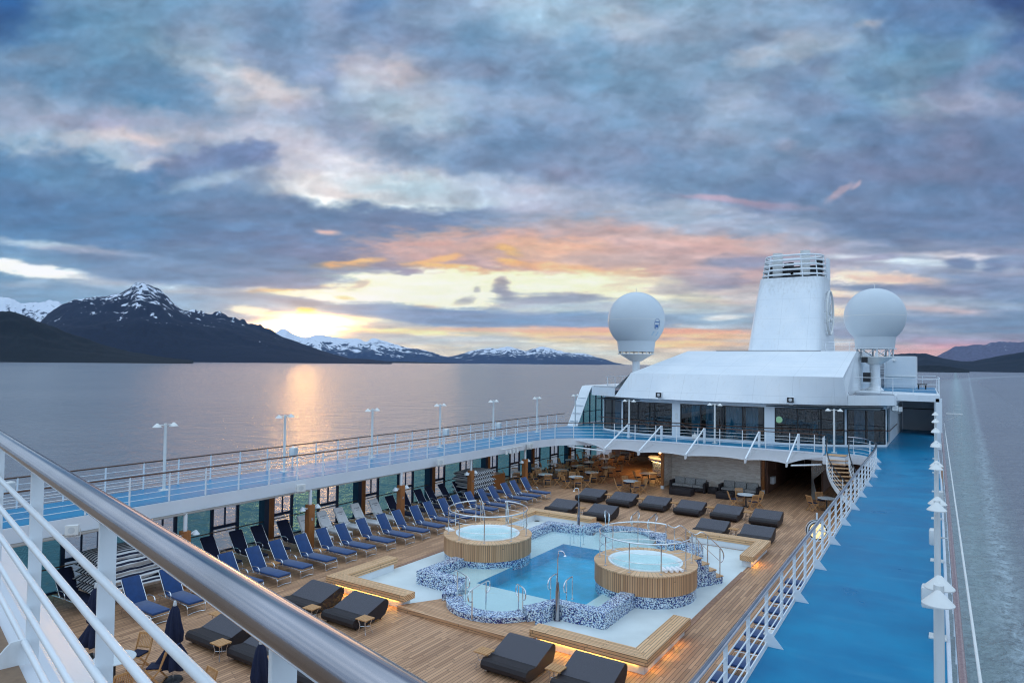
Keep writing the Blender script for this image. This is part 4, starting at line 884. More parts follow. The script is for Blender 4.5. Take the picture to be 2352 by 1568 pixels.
def shower(label, x, y, z, hp, ht, dx, dy):
    t = thing('shower_post', label, 'shower', (x, y, z), 0, 'pool shower posts')
    obj('post', MB().lathe([(0,.03),(.11,.03),(.11,0)], 20).lathe([(.0,hp),(.035,hp),(.075,hp-.35),(.078,.03)], 20), M['brushed'], t, True)
    obj('pipe', MB().tube(smooth_path([(0,0,hp-.02),(0,0,ht-.06),(dx*.08,dy*.08,ht),(dx*.2,dy*.2,ht-.03),(dx*.24,dy*.24,ht-.12)], 1), .016, 8), M['steel'], t, True)
    obj('shower_head', MB().lathe([(0,.05),(.02,.04),(.055,.0),(0,-.005)], 16, (dx*.25,dy*.25,ht-.17)), M['steel'], t, True)
shower('near steel shower post standing against the mosaic wall', -10.93, 19.75, .005, 1.25, 2.27, .9, .3)
shower('far steel shower post by the far left bench', -15.98, 31.0, .15, 1.2, 1.95, -.9, -.4)
# ------------------------------------------------------------------ rattan day beds
def make_daybed():
    t = thing('rattan_daybed', 'x', 'daybed', (0,0,0), 0, 'wide dark rattan day beds facing the pool'); w = .72
    # side profile y (front 0 -> back), z ; low curved front roll, seat, fold, raised back with rounded head
    top = [(.02,.14),(.0,.24),(.05,.33),(.13,.365),(.24,.35),(.44,.322),(.52,.327),(1.36,.605),(1.46,.61),(1.55,.565),(1.58,.47)]
    bot = [(1.53,.30),(1.43,.15),(1.25,.08),(.6,.06),(.12,.06)]
    prof = top+bot; mb = MB(); mb.ext([(-w, y, z) for y, z in prof], (2*w, 0, 0))
    obj('base', mb, M['weave'], t, False, bevel=.0)
    s1 = [(.012,.14),(-.008,.24),(.042,.337),(.13,.375),(.24,.36),(.44,.332),(.515,.336)]
    a = MB(); a.ext([(-w-.004, y, z) for y, z in s1]+[(-w-.004, y+.004, z-.01) for y, z in reversed(s1)], (2*w+.008, 0, 0)); obj('seat', a, M['weave'], t)
    s2 = [(.525,.34),(1.36,.617),(1.46,.622),(1.558,.575)]
    a = MB(); a.ext([(-w-.004, y, z) for y, z in s2]+[(-w-.004, y+.003, z-.011) for y, z in reversed(s2)], (2*w+.008, 0, 0)); obj('backrest', a, M['weaveback'], t)
    for sx in (-1, 1):
        for y in (.2, 1.3): obj('foot', MB().lathe([(0,.075),(.03,.075),(.03,0),(0,0)], 10, (sx*(w-.1), y, 0)), M['darkmetal'], t)
    return t
db0 = make_daybed(); first = True
def daybed(x, y, lab):
    global first
    if first: db0.location = (x, y, 0); db0['label'] = lab; first = False
    else: dup(db0, (x, y, 0), 0, lab)
def make_sidetable():
    t = thing('side_table', 'x', 'side table', (0,0,0), 0, 'small slatted teak side tables')
    mb = MB()
    for k in range(5): mb.box(-.22+.09*k, -.22+.09*k+.078, -.20, .20, .43, .455)
    mb.box(-.215,.225,-.17,-.13,.412,.429).box(-.215,.225,.13,.17,.412,.429)
    obj('table_top', mb, M['teak'], t)
    for sx in (-1, 1):
        for sy in (-1, 1): obj('leg', MB().tube(smooth_path([(sx*.16,sy*.14,.42),(sx*.10,sy*.10,.22),(sx*.17,sy*.15,0)],1), .013, 6), M['alu'], t, True)
    obj('brace', MB().tube([(-.10,-.10,.2),(.10,.10,.2)], .009, 6).tube([(-.10,.10,.2),(.10,-.10,.2)], .009, 6), M['alu'], t, True)
    return t
st0 = make_sidetable(); st_used = False
def sidetable(x, y, lab, rz=0):
    global st_used
    if not st_used: st0.location = (x, y, 0); st0.rotation_euler = (0,0,rz); st0['label'] = lab; st_used = True
    else: dup(st0, (x, y, 0), rz, lab)
for i, x in enumerate([-18.45,-16.38,-10.1,-7.95]): daybed(x, 15.3, 'rattan day bed just before the near benches, %s from the left' % ORD[i])
for i, x in enumerate([-18.35,-16.35,-14.3]): daybed(x, 11.9, 'rattan day bed in the row nearest the camera, %s from the left' % ORD[i])
for i in range(6): daybed(-18.72+2.055*i, 37.2, 'rattan day bed in the long far row, %s from the left' % ORD[i])
for i, x in enumerate([-18.55,-16.15,-10.15,-8.0]): daybed(x, 33.2, 'rattan day bed right behind the far benches, %s from the left' % ORD[i])
for x, y, l in [(-17.42,15.2,'side table between the two left day beds near the pool'),(-15.35,15.5,'side table right of the two left day beds near the pool'),(-10.95,15.65,'side table left of the two right day beds near the pool'),(-8.8,15.85,'side table between the two right day beds near the pool'),
                (-17.35,11.9,'side table between the nearest day beds, left gap'),(-15.32,11.9,'side table between the nearest day beds, right gap'),(-19.4,13.2,'side table at the far left of the nearest day beds'),
                (-17.35,33.9,'side table between the two day beds behind the far left bench'),(-9.08,34.0,'side table between the two day beds behind the far right bench')]: sidetable(x, y, l)
for i in range(5): sidetable(-17.69+2.055*i, 38.35, 'side table in gap %s of the long far row of day beds' % ORD[i])
# ------------------------------------------------------------------ sun loungers
def make_lounger(kind):
    """foot end at x=0, head towards -x"""
    fab = M['navy'] if kind == 'navy' else M['towel'] if kind == 'white' else M['darknavy']
    t = thing('sun_lounger', 'x', 'sun lounger'); hw = .31; rr_ = .016
    obj('seat_cushion', MB().rbox((-.70,0,.375), (.70,.29,.04), r=.03), fab, t, True)
    th_ = R(56); L = .92; c = Vector((-1.42-L/2*math.cos(th_), 0, .37+L/2*math.sin(th_)))
    Rm = Matrix.Rotation(th_, 3, 'Y')
    obj('back_cushion', MB().rbox(c, (L/2,.29,.035), Rm, .03), fab, t, True)
    mb = MB()
    for s in (-1, 1):
        y = s*hw
        mb.tube(smooth_path([(-.03,y,.02),(-.04,y,.26),(-.10,y,.315),(-1.42,y,.325),(-1.9,y,.30)],1), rr_, 8)
    mb.tube([(-.03,-hw,.02),(-.055,-.1,.045),(-.055,.1,.045),(-.03,hw,.02)], rr_*.8, 8)
    mb.tube([(-.05,-hw,.26),(-.05,hw,.26)], rr_*.8, 8); mb.tube([(-1.7,-hw,.32),(-1.7,hw,.32)], rr_*.8, 8)
    obj('frame', mb, M['alu'], t, True)
    for s in (-1, 1): obj('leg', MB().tube([(-1.75,s*hw,.31),(-1.85,s*hw,.0)], rr_, 8), M['alu'], t, True)
    mb = MB()
    for s in (-1, 1): mb.tube([(-1.40,s*hw,.33),(-1.40-(L+.02)*math.cos(th_),s*hw,.33+(L+.02)*math.sin(th_))], rr_*.85, 8)
    mb.tube([(-1.40-(L+.02)*math.cos(th_),-hw,.33+(L+.02)*math.sin(th_)),(-1.40-(L+.02)*math.cos(th_),hw,.33+(L+.02)*math.sin(th_))], rr_*.85, 8)
    obj('back_frame', mb, M['alu'], t, True)
    for s in (-1, 1):
        y = s*(hw+.035)
        obj('armrest', MB().tube(smooth_path([(-1.02,y,.32),(-1.0,y,.47),(-1.10,y,.575),(-1.35,y,.575),(-1.52,y,.52)],2), .019, 8, flat=.7), M['alu'], t, True)
    if kind == 'white':
        obj('pillow', MB().rbox((-1.36,0,.44), (.09,.24,.035), r=.03), fab, t, True)
        for k, (txt, sz, up_) in enumerate((('OCEANIA', .088, .62), ('CRUISES', .050, .53))):
            cu = bpy.data.curves.new('lettering', 'FONT'); cu.body = txt; cu.size = sz; cu.align_x = 'CENTER'; cu.extrude = .001
            tmp = bpy.data.objects.new('lettering', cu); C.objects.link(tmp); bpy.context.view_layer.update()
            me = bpy.data.meshes.new_from_object(tmp.evaluated_get(bpy.context.evaluated_depsgraph_get())); C.objects.unlink(tmp); bpy.data.objects.remove(tmp)
            o = bpy.data.objects.new('lettering', me); C.objects.link(o); o.parent = t
            n = Vector((math.sin(th_), 0, math.cos(th_)))
            base = Vector((-1.42-up_*math.cos(th_), 0, .37+up_*math.sin(th_)))+n*.037
            upv = Vector((-math.cos(th_), 0, math.sin(th_))); rt_ = upv.cross(n)
            o.matrix_local = Matrix(((rt_.x, upv.x, n.x, base.x), (rt_.y, upv.y, n.y, base.y), (rt_.z, upv.z, n.z, base.z), (0,0,0,1)))
            me.materials.clear(); me.materials.append(M['darknavy'])
    return t
LP = {k: make_lounger(k) for k in ('navy', 'white', 'dark')}; LU = set()
def lounger(kind, x, y, rz, lab, grp):
    if kind not in LU: o = LP[kind]; o.location = (x, y, 0); o.rotation_euler = (0,0,rz); o['label'] = lab; o['group'] = grp; LU.add(kind)
    else: dup(LP[kind], (x, y, 0), rz, lab, grp)
random.seed(3)
for i in range(-4, 18):
    y = 17.0+1.165*i
    lounger('navy', -21.05+random.uniform(-.09,.09), y+random.uniform(-.04,.04), R(random.uniform(-3,3)), 'navy sun lounger in the row nearer the pool, %s from the near end' % ORD[i+4], 'inner row of sun loungers on the left deck')
    if i % 2 == 0 and i > -4: sidetable(-22.42, y+.58, 'side table in the inner lounger row, after lounger %s from the near end' % ORD[i+4], math.pi/2)
k = 0
for i in range(-2, 14):
    y = 18.1+1.165*i; wh = 3 <= i <= 7
    if wh: lab = 'sun lounger draped in a white lettered towel, %s from the near end' % ORD[i-3]
    else: lab = 'dark navy sun lounger in the row by the windows, %s from the near end' % ORD[i+2]
    lounger('white' if wh else 'dark', -23.75+random.uniform(-.08,.08), y, R(random.uniform(-3,3)), lab, 'towel covered sun loungers by the windows' if wh else 'outer row of sun loungers by the windows')
    if i % 2 == 0: sidetable(-25.2, y-.58, 'side table in the window lounger row, before lounger %s from the near end' % ORD[i+2], math.pi/2)
lounger('dark', -23.9, 11.6, R(2), 'dark navy sun lounger before the near pillow stack, left of the closed parasols', 'outer row of sun loungers by the windows')
for j, y in enumerate([34.3, 35.5]): lounger('navy', -23.3, y, 0, 'navy sun lounger half under the far striped pillow stack, %s one' % ORD[j], 'loungers under the far pillow stack')
for i in range(17): lounger('navy', -5.35, 8.6+1.165*i, math.pi, 'navy sun lounger under the right promenade, %s from the near end' % ORD[i], 'sun loungers under the right promenade')
# ------------------------------------------------------------------ striped pillow stacks
def cushion(mb, c, h, a, bulge=.19):
    n = 20; vs = []; Rm = Matrix.Rotation(a, 3, 'Z')
    for sgn in (1, -1):
        for j in range(n+1):
            for i in range(n+1):
                u, v = i/n*2-1, j/n*2-1; e = max(0, (1-abs(u)**8.0))*max(0, (1-abs(v)**9.0))
                px = u*(1-.06*(1-abs(v)**2)*abs(u)); py = v*(1-.06*(1-abs(u)**2)*abs(v))
                z = sgn*bulge*(e**.42)*(1-.22*(u*u+v*v))+.015*math.sin(7*u+c[2]*9)*math.cos(5*v+c[2]*5)*e
                vs.append(Vector(c)+Rm @ Vector((px*h[0], py*h[1], z)))
    N = (n+1)**2; fs = []
    for s in (0, 1):
        for j in range(n):
            for i in range(n): q = [s*N+j*(n+1)+i, s*N+j*(n+1)+i+1, s*N+(j+1)*(n+1)+i+1, s*N+(j+1)*(n+1)+i]; fs.append(tuple(q if s == 0 else q[::-1]))
    mb.add(vs, fs)
def stack(cx, cy, n, hx, hy, z0, where, tilt=0):
    for k in range(n):
        mb = MB(); cushion(mb, (0, 0, 0), (hx*random.uniform(.93,1.05), hy*random.uniform(.93,1.05)), 0)
        o = obj('striped_pillow', mb, M['stripe'], None, True); o.location = (cx+random.uniform(-.08,.08), cy+random.uniform(-.1,.1), z0+.26*k+.16); o.rotation_euler = (0,0,R(random.uniform(-6,6))+tilt)
        tag(o, 'big black and white striped pillow, %s from the bottom of the %s' % (ORD[k], where), 'pillow', 'striped pillows in the ' + where)
stack(-25.0, 34.4, 5, .78, 1.3, .38, 'far pillow stack')
stack(-24.7, 13.1, 5, 1.35, .85, .36, 'near pillow stack', math.pi/2)
o = obj('cabinet', MB().box(-26.1,-25.4,37.0,38.5,0,.98), M['darkteak'], None, bevel=.01); tag(o, 'teak cabinet right of the far pillow stack', 'cabinet')
# ------------------------------------------------------------------ tables and folding chairs
def make_table(sq=False):
    t = thing('round_table', 'x', 'table')
    if sq: obj('table_top', MB().rbox((0,0,.735), (.5,.5,.017), r=.012), M['tabletop'], t)
    else: obj('table_top', MB().lathe([(0,.75),(.49,.75),(.50,.735),(.49,.72),(0,.72)], 40), M['tabletop'], t, True, autos=50)
    obj('pedestal', MB().lathe([(.03,.72),(.045,.05),(.05,.04)], 12), M['darkmetal'], t, True)
    mb = MB()
    for k in range(4): a = k*math.pi/2+.4; mb.bar((0,0,.03),(.32*math.cos(a),.32*math.sin(a),.018),.05,.03)
    obj('foot', mb, M['darkmetal'], t); return t
def make_chair():
    """faces +x"""
    t = thing('folding_chair', 'x', 'chair'); hw = .22
    mb = MB()
    for k in range(6): mb.box(-.19+.068*k, -.19+.068*k+.055, -hw+.015, hw-.015, .425, .445)
    obj('seat', mb, M['teak'], t)
    obj('cushion', MB().rbox((0,0,.467), (.19,.19,.02), r=.015), M['darknavy'], t, True)
    mb = MB()
    for s in (-1, 1): mb.bar((-.15,s*hw,.42),(-.30,s*hw,.88),.022,.045,(1,0,0))
    mb.bar((-.195,-hw,.56),(-.195,hw,.56),.02,.04); mb.bar((-.30,-hw-.01,.875),(-.30,hw+.01,.875),.022,.06)
    for k in range(8): y = -hw+.045+k*.05; mb.bar((-.195,y,.56),(-.298,y,.86),.022,.010,(1,0,0))
    obj('backrest', mb, M['teak'], t)
    for s in (-1, 1):
        obj('leg', MB().bar((-.17,s*(hw-.01),.44),(.20,s*(hw-.01),0),.022,.04,(1,0,0)), M['teak'], t)
        obj('leg', MB().bar((.19,s*(hw+.012),.44),(-.26,s*(hw+.012),0),.022,.04,(1,0,0)), M['teak'], t)
    obj('stretcher', MB().bar((.12,-hw,.09),(.12,hw,.09),.02,.03).bar((-.18,-hw,.09),(-.18,hw,.09),.02,.03), M['teak'], t)
    return t
tb0, tbs, ch0 = make_table(), make_table(True), make_chair(); US = set()
def table(x, y, lab, sq=False, grp='pale round tables on the deck'):
    o = tbs if sq else tb0
    if sq in US: dup(o, (x, y, 0), random.uniform(0,1), lab, grp)
    else: o.location = (x, y, 0); o['label'] = lab; o['group'] = grp; US.add(sq)
def chair(x, y, rz, lab, grp='teak folding chairs around the tables'):
    if 'c' in US: dup(ch0, (x, y, 0), rz, lab, grp)
    else: ch0.location = (x, y, 0); ch0.rotation_euler = (0,0,rz); ch0['label'] = lab; ch0['group'] = grp; US.add('c')
TB = [(-23.65,40.86,'nearest the windows in the first dining row'),(-21.5,41.27,'second from the windows in the first dining row'),(-17.85,42.0,'standing alone left of the sofas'),(-21.49,43.62,'in the second dining row, right'),
      (-25.45,42.9,'by the window beside the teak cabinet'),(-23.72,43.3,'in the second dining row, left'),(-23.65,45.7,'third row from the camera, middle'),(-21.48,46.4,'third row from the camera, right'),(-25.55,45.4,'third row from the camera, by the window'),
      (-23.82,48.0,'fourth dining row, middle'),(-25.55,48.2,'fourth dining row, by the window'),(-23.68,50.4,'fifth dining row, middle'),(-25.55,51.4,'fifth dining row, by the window'),(-23.5,52.6,'sixth dining row'),(-23.8,54.9,'last dining row, farthest under the deck'),
      (-25.6,40.4,'by the window right behind the last blue loungers'),(-10.45,41.8,'in front of the right sofa'),(-6.3,43.5,'beside the white curtain')]
SH = ['nearest the windows, first dining row','second from windows, first dining row','standing alone left of the sofas','in second dining row, right','by the window beside teak cabinet','in second dining row, left','third row, middle','third row, right','third row, by window','fourth row, middle','fourth row, by window','fifth row, middle','fifth row, by window','in sixth dining row','in last row under deck','by window behind last loungers','before the right sofa','beside the white curtain']
random.seed(5)
for i, (x, y, l) in enumerate(TB):
    table(x, y, 'pale round table '+l)
    a0 = random.choice([35, 45, 50]); 
    for k, wd in enumerate(('right rear', 'left rear', 'left front', 'right front')):
        a = R(a0+90*k+random.uniform(-10,10)); r = .74+random.uniform(-.04,.1); cx_, cy_ = x+r*math.cos(a), y+r*math.sin(a)
        if cx_ > -3.6 or cx_ < -26.6: continue
        chair(cx_, cy_, a+math.pi+random.uniform(-.25,.25), 'teak chair, %s of table %s' % (wd, SH[i]))
table(-18.1, 45.75, 'pale square table beside the bar', True, 'pale square table'); 
for k, a in enumerate((40, 130, 220, 310)): chair(-18.1+.8*math.cos(R(a)), 45.75+.8*math.sin(R(a)), R(a+180), 'teak chair, %s of the square table beside the bar' % ('right rear','left rear','left front','right front')[k])
table(-18.05, 9.35, 'white round table at the bottom left beside the closed parasols')
for x, y, rz, l in ((-18.5,10.2,-70,'behind the bottom left table'),(-17.35,10.05,-140,'right of the bottom left table'),(-16.95,8.9,175,'front right of the bottom left table'),(-15.2,9.9,-95,'standing alone at the bottom edge between the parasols')):
    chair(x, y, R(rz), 'teak folding chair '+l)
# closed parasols
def parasol(x, y, lab):
    t = thing('closed_parasol', lab, 'parasol', (x, y, 0), 0, 'closed navy parasols')
    obj('pole', MB().lathe([(0,2.0),(.022,2.0),(.024,.03)], 12), M['alu'], t, True)
    obj('base', MB().lathe([(0,.07),(.22,.06),(.25,.0)], 24), M['darkmetal'], t, True)
    obj('finial', MB().lathe([(0,2.07),(.03,2.05),(.042,1.99),(.05,1.94),(.03,1.9)], 16), M['speaker'], t, True)
    n = 64; prof = [(1.93,.05,.0),(1.80,.11,.1),(1.55,.16,.16),(1.25,.20,.2),(1.02,.19,.18),(.95,.13,.12),(.88,.17,.18),(.62,.28,.25),(.42,.35,.32),(.36,.33,.35)]
    mb = MB(); vs = []
    for z, r, f in prof:
        for k in range(n):
            a = 2*math.pi*k/n; rr_ = r*(1+f*.75*math.sin(8*a+z*2.2)+.12*math.sin(3*a+z*5)); vs.append((rr_*math.cos(a), rr_*math.sin(a), z+(.03*math.sin(8*a) if z < .5 else 0)))
    fs = [(j*n+k, j*n+(k+1)%n, (j+1)*n+(k+1)%n, (j+1)*n+k) for j in range(len(prof)-1) for k in range(n)]
    obj('canopy', mb.add(vs, fs), M['darknavy'], t, True, autos=80)
    obj('strap', MB().lathe([(.155,.985),(.162,.97),(.155,.945)], 24), M['navy'], t, True)
parasol(-17.18, 10.41, 'closed navy parasol right of the bottom left table')
parasol(-20.3, 9.95, 'closed navy parasol left of the bottom left table')
parasol(-13.3, 10.15, 'closed navy parasol at the bottom edge behind the near railing post')
# ------------------------------------------------------------------ posts under the promenades with small cone lamps
def make_post():
    t = thing('deck_post', 'x', 'post', (0,0,0), 0, 'teak clad posts under the promenades')
    obj('cladding', MB().box(-.15,.15,-.15,.15,0,2.06), M['darkteak'], t, bevel=.01)
    obj('post_top', MB().lathe([(.075,2.06),(.075,2.70)], 16), M['white'], t, True)
    obj('name_plate', MB().box(.151,.16,-.05,.05,1.38,1.5), M['alu'], t)
    for s in (-1, 1):
        obj('bracket', MB().tube([(0,s*.15,1.9),(0,s*.22,1.9),(0,s*.36,1.97)], .03, 8), M['white'], t, True)
        obj('lamp_shade', MB().cone((0,s*.42,1.86), .15, .15, 20, .035), M['white'], t, True, autos=30)
    return t
dp = make_post()
for i, y in enumerate([14.75,20.55,26.4,32.4,38.35]):
    l = 'teak clad post with two small cone lamps, %s along the left promenade' % ORD[i]
    if i == 0: dp.location = (-23.82, y, 0); dp['label'] = l
    else: dup(dp, (-23.82+.015*i, y, 0), 0, l)
dup(dp, (-23.85, 8.9, 0), 0, 'teak clad post with two small cone lamps at the far left edge')
for i, y in enumerate([9.0,14.75,20.55,26.4,32.4]): dup(dp, (-2.75-.06*i, y, 0), 0, 'teak clad post under the right promenade, %s from the camera' % ORD[i])
# ------------------------------------------------------------------ window screens along the left hull side
def screen(i, y0, y1):
    t = thing('window_screen', 'blue framed glass wind screen bay at the left hull side, %s from the near end' % ORD[i], 'window screen', (-26.9, y0, 0), 0, 'glass wind screens along the hull side')
    fr = MB(); X0, X1 = -26.94, -26.86; a, b, c, d = y0+.42, y0+1.5, y0+3.15, y0+4.4
    for p, q in ((a,b),(c,d)):
        fr.box(X0,X1,p-.07,p+.07,0,2.69).box(X0,X1,q-.07,q+.07,0,2.69).box(X0,X1,p+.07,q-.07,1.02,1.16).box(X0+.01,X1-.01,(p+q)/2-.03,(p+q)/2+.03,1.16,2.69)
        fr.box(X0,X1,p+.07,q-.07,0,.08)
    for p, q in ((y0+.27,a-.07),(b+.07,c-.07),(d+.07,y1-.27)): fr.box(X0,X1,p,q,0,.08)
    obj('window_frame', fr, M['winframe'], t, world=True)
    x = -26.90
    for p, q in ((b+.07,c-.07),(d+.07,y1-.27)): obj('tinted_glass', MB().add([(x,p,.08),(x,q,.08),(x,q,2.69),(x,p,2.69)], [(0,1,2,3)]), M['teal'], t, world=True)
    for p, q in ((a,b),(c,d)): obj('clear_pane', MB().add([(x,p+.07,.08),(x,q-.07,.08),(x,q-.07,1.02),(x,p+.07,1.02)], [(0,1,2,3)]), M['pane'], t, world=True)
    hr = MB().tube([(-26.70,y0+.27,.96),(-26.70,y1-.27,.96)], .026, 8); obj('handrail', hr, M['brownwood'], t, True, True)
    br = MB()
    for y in (y0+.4, y0+1.55, y0+3.1, y0+4.5): br.tube([(-26.86,y,.9),(-26.70,y,.94)], .014, 6)
    obj('bracket', br, M['black'], t, True, True)
    t2 = thing('hull_post', 'dark teak hull side post, %s from the near end' % ORD[i], 'post', (-26.85, y0, 0), 0, 'dark teak posts of the hull side')
    obj('cladding', MB().box(-26.98,-26.6,y0-.02,y0+.27,0,2.69), M['darkteak'], t2, world=True); obj('steel_side', MB().box(-27.0,-26.6,y0-.27,y0-.021,0,2.69), M['winframe'], t2, world=True)
for i in range(9): screen(i, 2.98+5.87*i, 2.98+5.87*(i+1))
# ------------------------------------------------------------------ covered deck: stone wall, sofas, bar, corridor
w_ = thing('stone_wall', 'pale split stone wall behind the sofas', 'wall', (-13.6, 47, 0))
obj('wall_face', MB().box(-16.75,-10.75,46.6,46.9,0,2.6), M['stone'], w_, world=True)
obj('wall_return', MB().box(-16.9,-16.76,45.2,46.9,0,2.6), M['stone'], w_, world=True)
for i, (x, y, l) in enumerate([(-16.62,44.5,'varnished teak post at the left end of the stone wall'),(-10.62,46.9,'varnished teak post at the right end of the stone wall')]):
    t = thing('corner_post', l, 'post', (x, y, 0)); obj('cladding', MB().box(x-.09,x+.09,y-.09,y+.09,.22,2.7), M['darkteak'], t, world=True); obj('post_foot', MB().box(x-.095,x+.095,y-.095,y+.095,0,.22), M['white'], t, world=True)
t = thing('corridor', 'dark panelled corridor walls right of the stone wall', 'wall', (-9, 52, 0))
obj('left_panel', MB().box(-10.5,-10.35,47.0,60,0,2.59), M['brownwall'], t, world=True); obj('end_panel', MB().box(-10.34,-3.4,60,60.15,0,2.59), M['brownwall'], t, world=True)
obj('side_panel', MB().box(-7.5,-7.38,49.5,59.9,0,2.59), M['brownwall'], t, world=True)
obj('wall_box', MB().box(-10.34,-10.1,47.6,48.2,.55,1.0), M['white'], t, world=True, bevel=.01); obj('wall_box', MB().box(-10.34,-10.15,48.4,49.0,1.4,2.1), M['brownwall'], t, world=True)
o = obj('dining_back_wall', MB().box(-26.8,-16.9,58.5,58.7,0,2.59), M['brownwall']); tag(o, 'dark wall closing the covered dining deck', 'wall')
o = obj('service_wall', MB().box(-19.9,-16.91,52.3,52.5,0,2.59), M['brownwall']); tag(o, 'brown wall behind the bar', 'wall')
def sofa(x0, x1, y, lab, table_x):
    t = thing('sofa', lab, 'sofa', ((x0+x1)/2, y, 0), 0, 'dark woven sofas against the stone wall')
    obj('base', MB().rbox(((x0+x1)/2, y+.45, .19), ((x1-x0)/2-.13, .40, .12), r=.03), M['weave'], t, world=True)
    for s, x in ((-1, x0), (1, x1-.14)): obj('arm', MB().rbox((x+.07, y+.45, .34), (.07, .45, .32), r=.03), M['weave'], t, world=True)
    obj('back_frame', MB().rbox(((x0+x1)/2, y+.87, .40), ((x1-x0)/2-.14, .06, .36), r=.03), M['weave'], t, world=True)
    n = 3; w3 = (x1-x0-.28)/3
    for k in range(n):
        cx = x0+.14+w3*(k+.5)
        o = obj('seat_cushion', MB().rbox((0,0,0), (w3/2-.01,.34,.065), r=.04), M['pattern'], t, True); o.location = Vector((cx, y+.42, .375))-t.location
        o = obj('back_cushion', MB().rbox((0,0,0), (w3/2-.015,.07,.22), Matrix.Rotation(R(-12),3,'X'), .05), M['pattern'], t, True); o.location = Vector((cx, y+.74, .63))-t.location
    return t
sofa(-16.1,-13.7,44.35,'dark woven sofa with three patterned cushions, left one at the stone wall', 0)
sofa(-12.95,-10.45,44.75,'dark woven sofa with three patterned cushions, right one at the stone wall', 0)
for x, y, w2, d2, l in ((-14.85,43.25,.72,.42,'long woven coffee table before the left sofa'),(-13.3,44.9,.3,.3,'small woven cube table between the sofas'),(-12.2,43.7,.5,.4,'woven coffee table before the right sofa')):
    o = obj('coffee_table', MB().rbox((0,0,.2), (w2,d2,.2), r=.03), M['weave'], None, True); o.location = (x, y, 0); tag(o, l, 'coffee table')
M['barglow'] = m_emit('bar_light_strip', (1,.60,.20), 18)
t = thing('bar_counter', 'curved bar with glowing mosaic front', 'bar', (-18.6, 50, 0))
ao, ai = arc((-17.6,51.2), 2.5, 178, 262, 16), arc((-17.6,51.2), 1.75, 178, 262, 16)
obj('counter_top', MB().ring(ao, ai, 1.06, 1.24), M['bluish_white'], t, world=True)
obj('counter_front', MB().ring(arc((-17.6,51.2), 2.2, 178, 262, 16), arc((-17.6,51.2), 1.8, 178, 262, 16), 0, 1.0), M['mosaic'], t, world=True)
obj('light_strip', MB().ring(arc((-17.6,51.2), 2.42, 180, 260, 16), arc((-17.6,51.2), 2.36, 180, 260, 16), 1.03, 1.055), M['barglow'], t, world=True)
obj('back_light', MB().box(-19.8,-17,52.2,52.29,1.3,1.36), M['barglow'], t, world=True)
bl = bpy.data.lights.new('bar_fill_light', 'AREA'); bl.energy = 60; bl.size = 1.2; bl.color = (1,.55,.2); bo = bpy.data.objects.new('bar_fill_light', bl); C.objects.link(bo); bo.parent = t; bo.location = (-.6, -.4, 2.45)  # added overhead fill, warms the floor the strips leave dark
o = obj('beer_tap', MB().tube([(-18.3,49.3,1.24),(-18.3,49.3,1.75),(-18.3,49.1,1.78)], .04, 10), M['steel'], None, True); tag(o, 'steel tap on the bar counter', 'tap')
# white curtain by the stairs
mb = MB(); n, m = 60, 24; vs = []
for j in range(m+1):
    v = j/m; z = 2.6*(1-v)
    xr = (-6.55+.0*v if v < .02 else -6.55)-1.0*min(1, (v/.52))**1.6 if v < .52 else -7.55+.25*((v-.52)/.48)
    xl = -7.66
    for i in range(n+1):
        u = i/n; vs.append((xl+(xr-xl)*u, 46.75+.05*math.sin(u*46)*(.4+.6*v), z))
mb.add(vs, [(j*(n+1)+i, j*(n+1)+i+1, (j+1)*(n+1)+i+1, (j+1)*(n+1)+i) for j in range(m) for i in range(n)])
o = obj('curtain', mb, M['curtain'], None, True); tag(o, 'white curtain tied back beside the curved stairs', 'curtain')
# ------------------------------------------------------------------ fabric canopy over the stage
t = thing('canopy', 'white tensioned fabric canopy with scalloped front edge', 'canopy', (-14, 44.5, 2.9))
TIPS = [(-19.35,41.15),(-16.98,41.2),(-14.0,41.45),(-10.52,41.95),(-8.17,41.85)]; PIL = [(-19.27,44.9),(-16.94,45.1),(-14.0,45.2),(-10.51,45.3),(-8.17,45.35)]
LC, RC = (-23.0,42.15), (-6.45,43.7)
back = [(-22.95,42.0),(-21.6,42.95),(-20.5,43.6),(-19.3,44.1),(-17.0,44.55),(-14.0,44.8),(-10.5,45.0),(-8.2,45.05),(-6.5,43.8)]
fr_pts = [(LC[0], LC[1], 3.08)]+[(x, y, 2.74) for x, y in TIPS]+[(RC[0], RC[1], 3.05)]
NU = 16; front = []; bk = []
for s in range(6):
    a, b = Vector(fr_pts[s]), Vector(fr_pts[s+1])
    for k in range(NU+(s == 5)):
        u = k/NU; p = a.lerp(b, u); bow = 4*u*(1-u); sag = .42 if 0 < s < 5 else .55
        front.append(Vector((p.x, p.y+bow*sag, p.z+bow*.05)))
bl = curve_pts([(x, y, 3.13) for x, y in back], .1)
xs = [p[0] for p in bl]
for i, p in enumerate(front):
    u = i/(len(front)-1); L = plen(bl)
    if i == 0: q = Vector(bl[0])
    else:
        sgi = i/NU; k = min(int(sgi), 5); f = sgi-k
        bx = [-22.95]+[q_[0] for q_ in PIL]+[-6.5]; X = bx[k]+(bx[min(k+1, 6)]-bx[k])*f
        j = min(range(len(bl)), key=lambda q: abs(bl[q][0]-X)); q = Vector(bl[j])
    bk.append(q)
m = 10; vs = []
for j in range(m+1):
    v = j/m
    for i in range(len(front)):
        u = (i/NU) % 1; p = bk[i].lerp(front[i], v); vs.append((p.x, p.y, p.z+.10*math.sin(math.pi*v)*0-.09*math.sin(math.pi*u)*v*(1-v)*2))
n = len(front)-1
mb = MB().add(vs, [(j*(n+1)+i, j*(n+1)+i+1, (j+1)*(n+1)+i+1, (j+1)*(n+1)+i) for j in range(m) for i in range(n)])
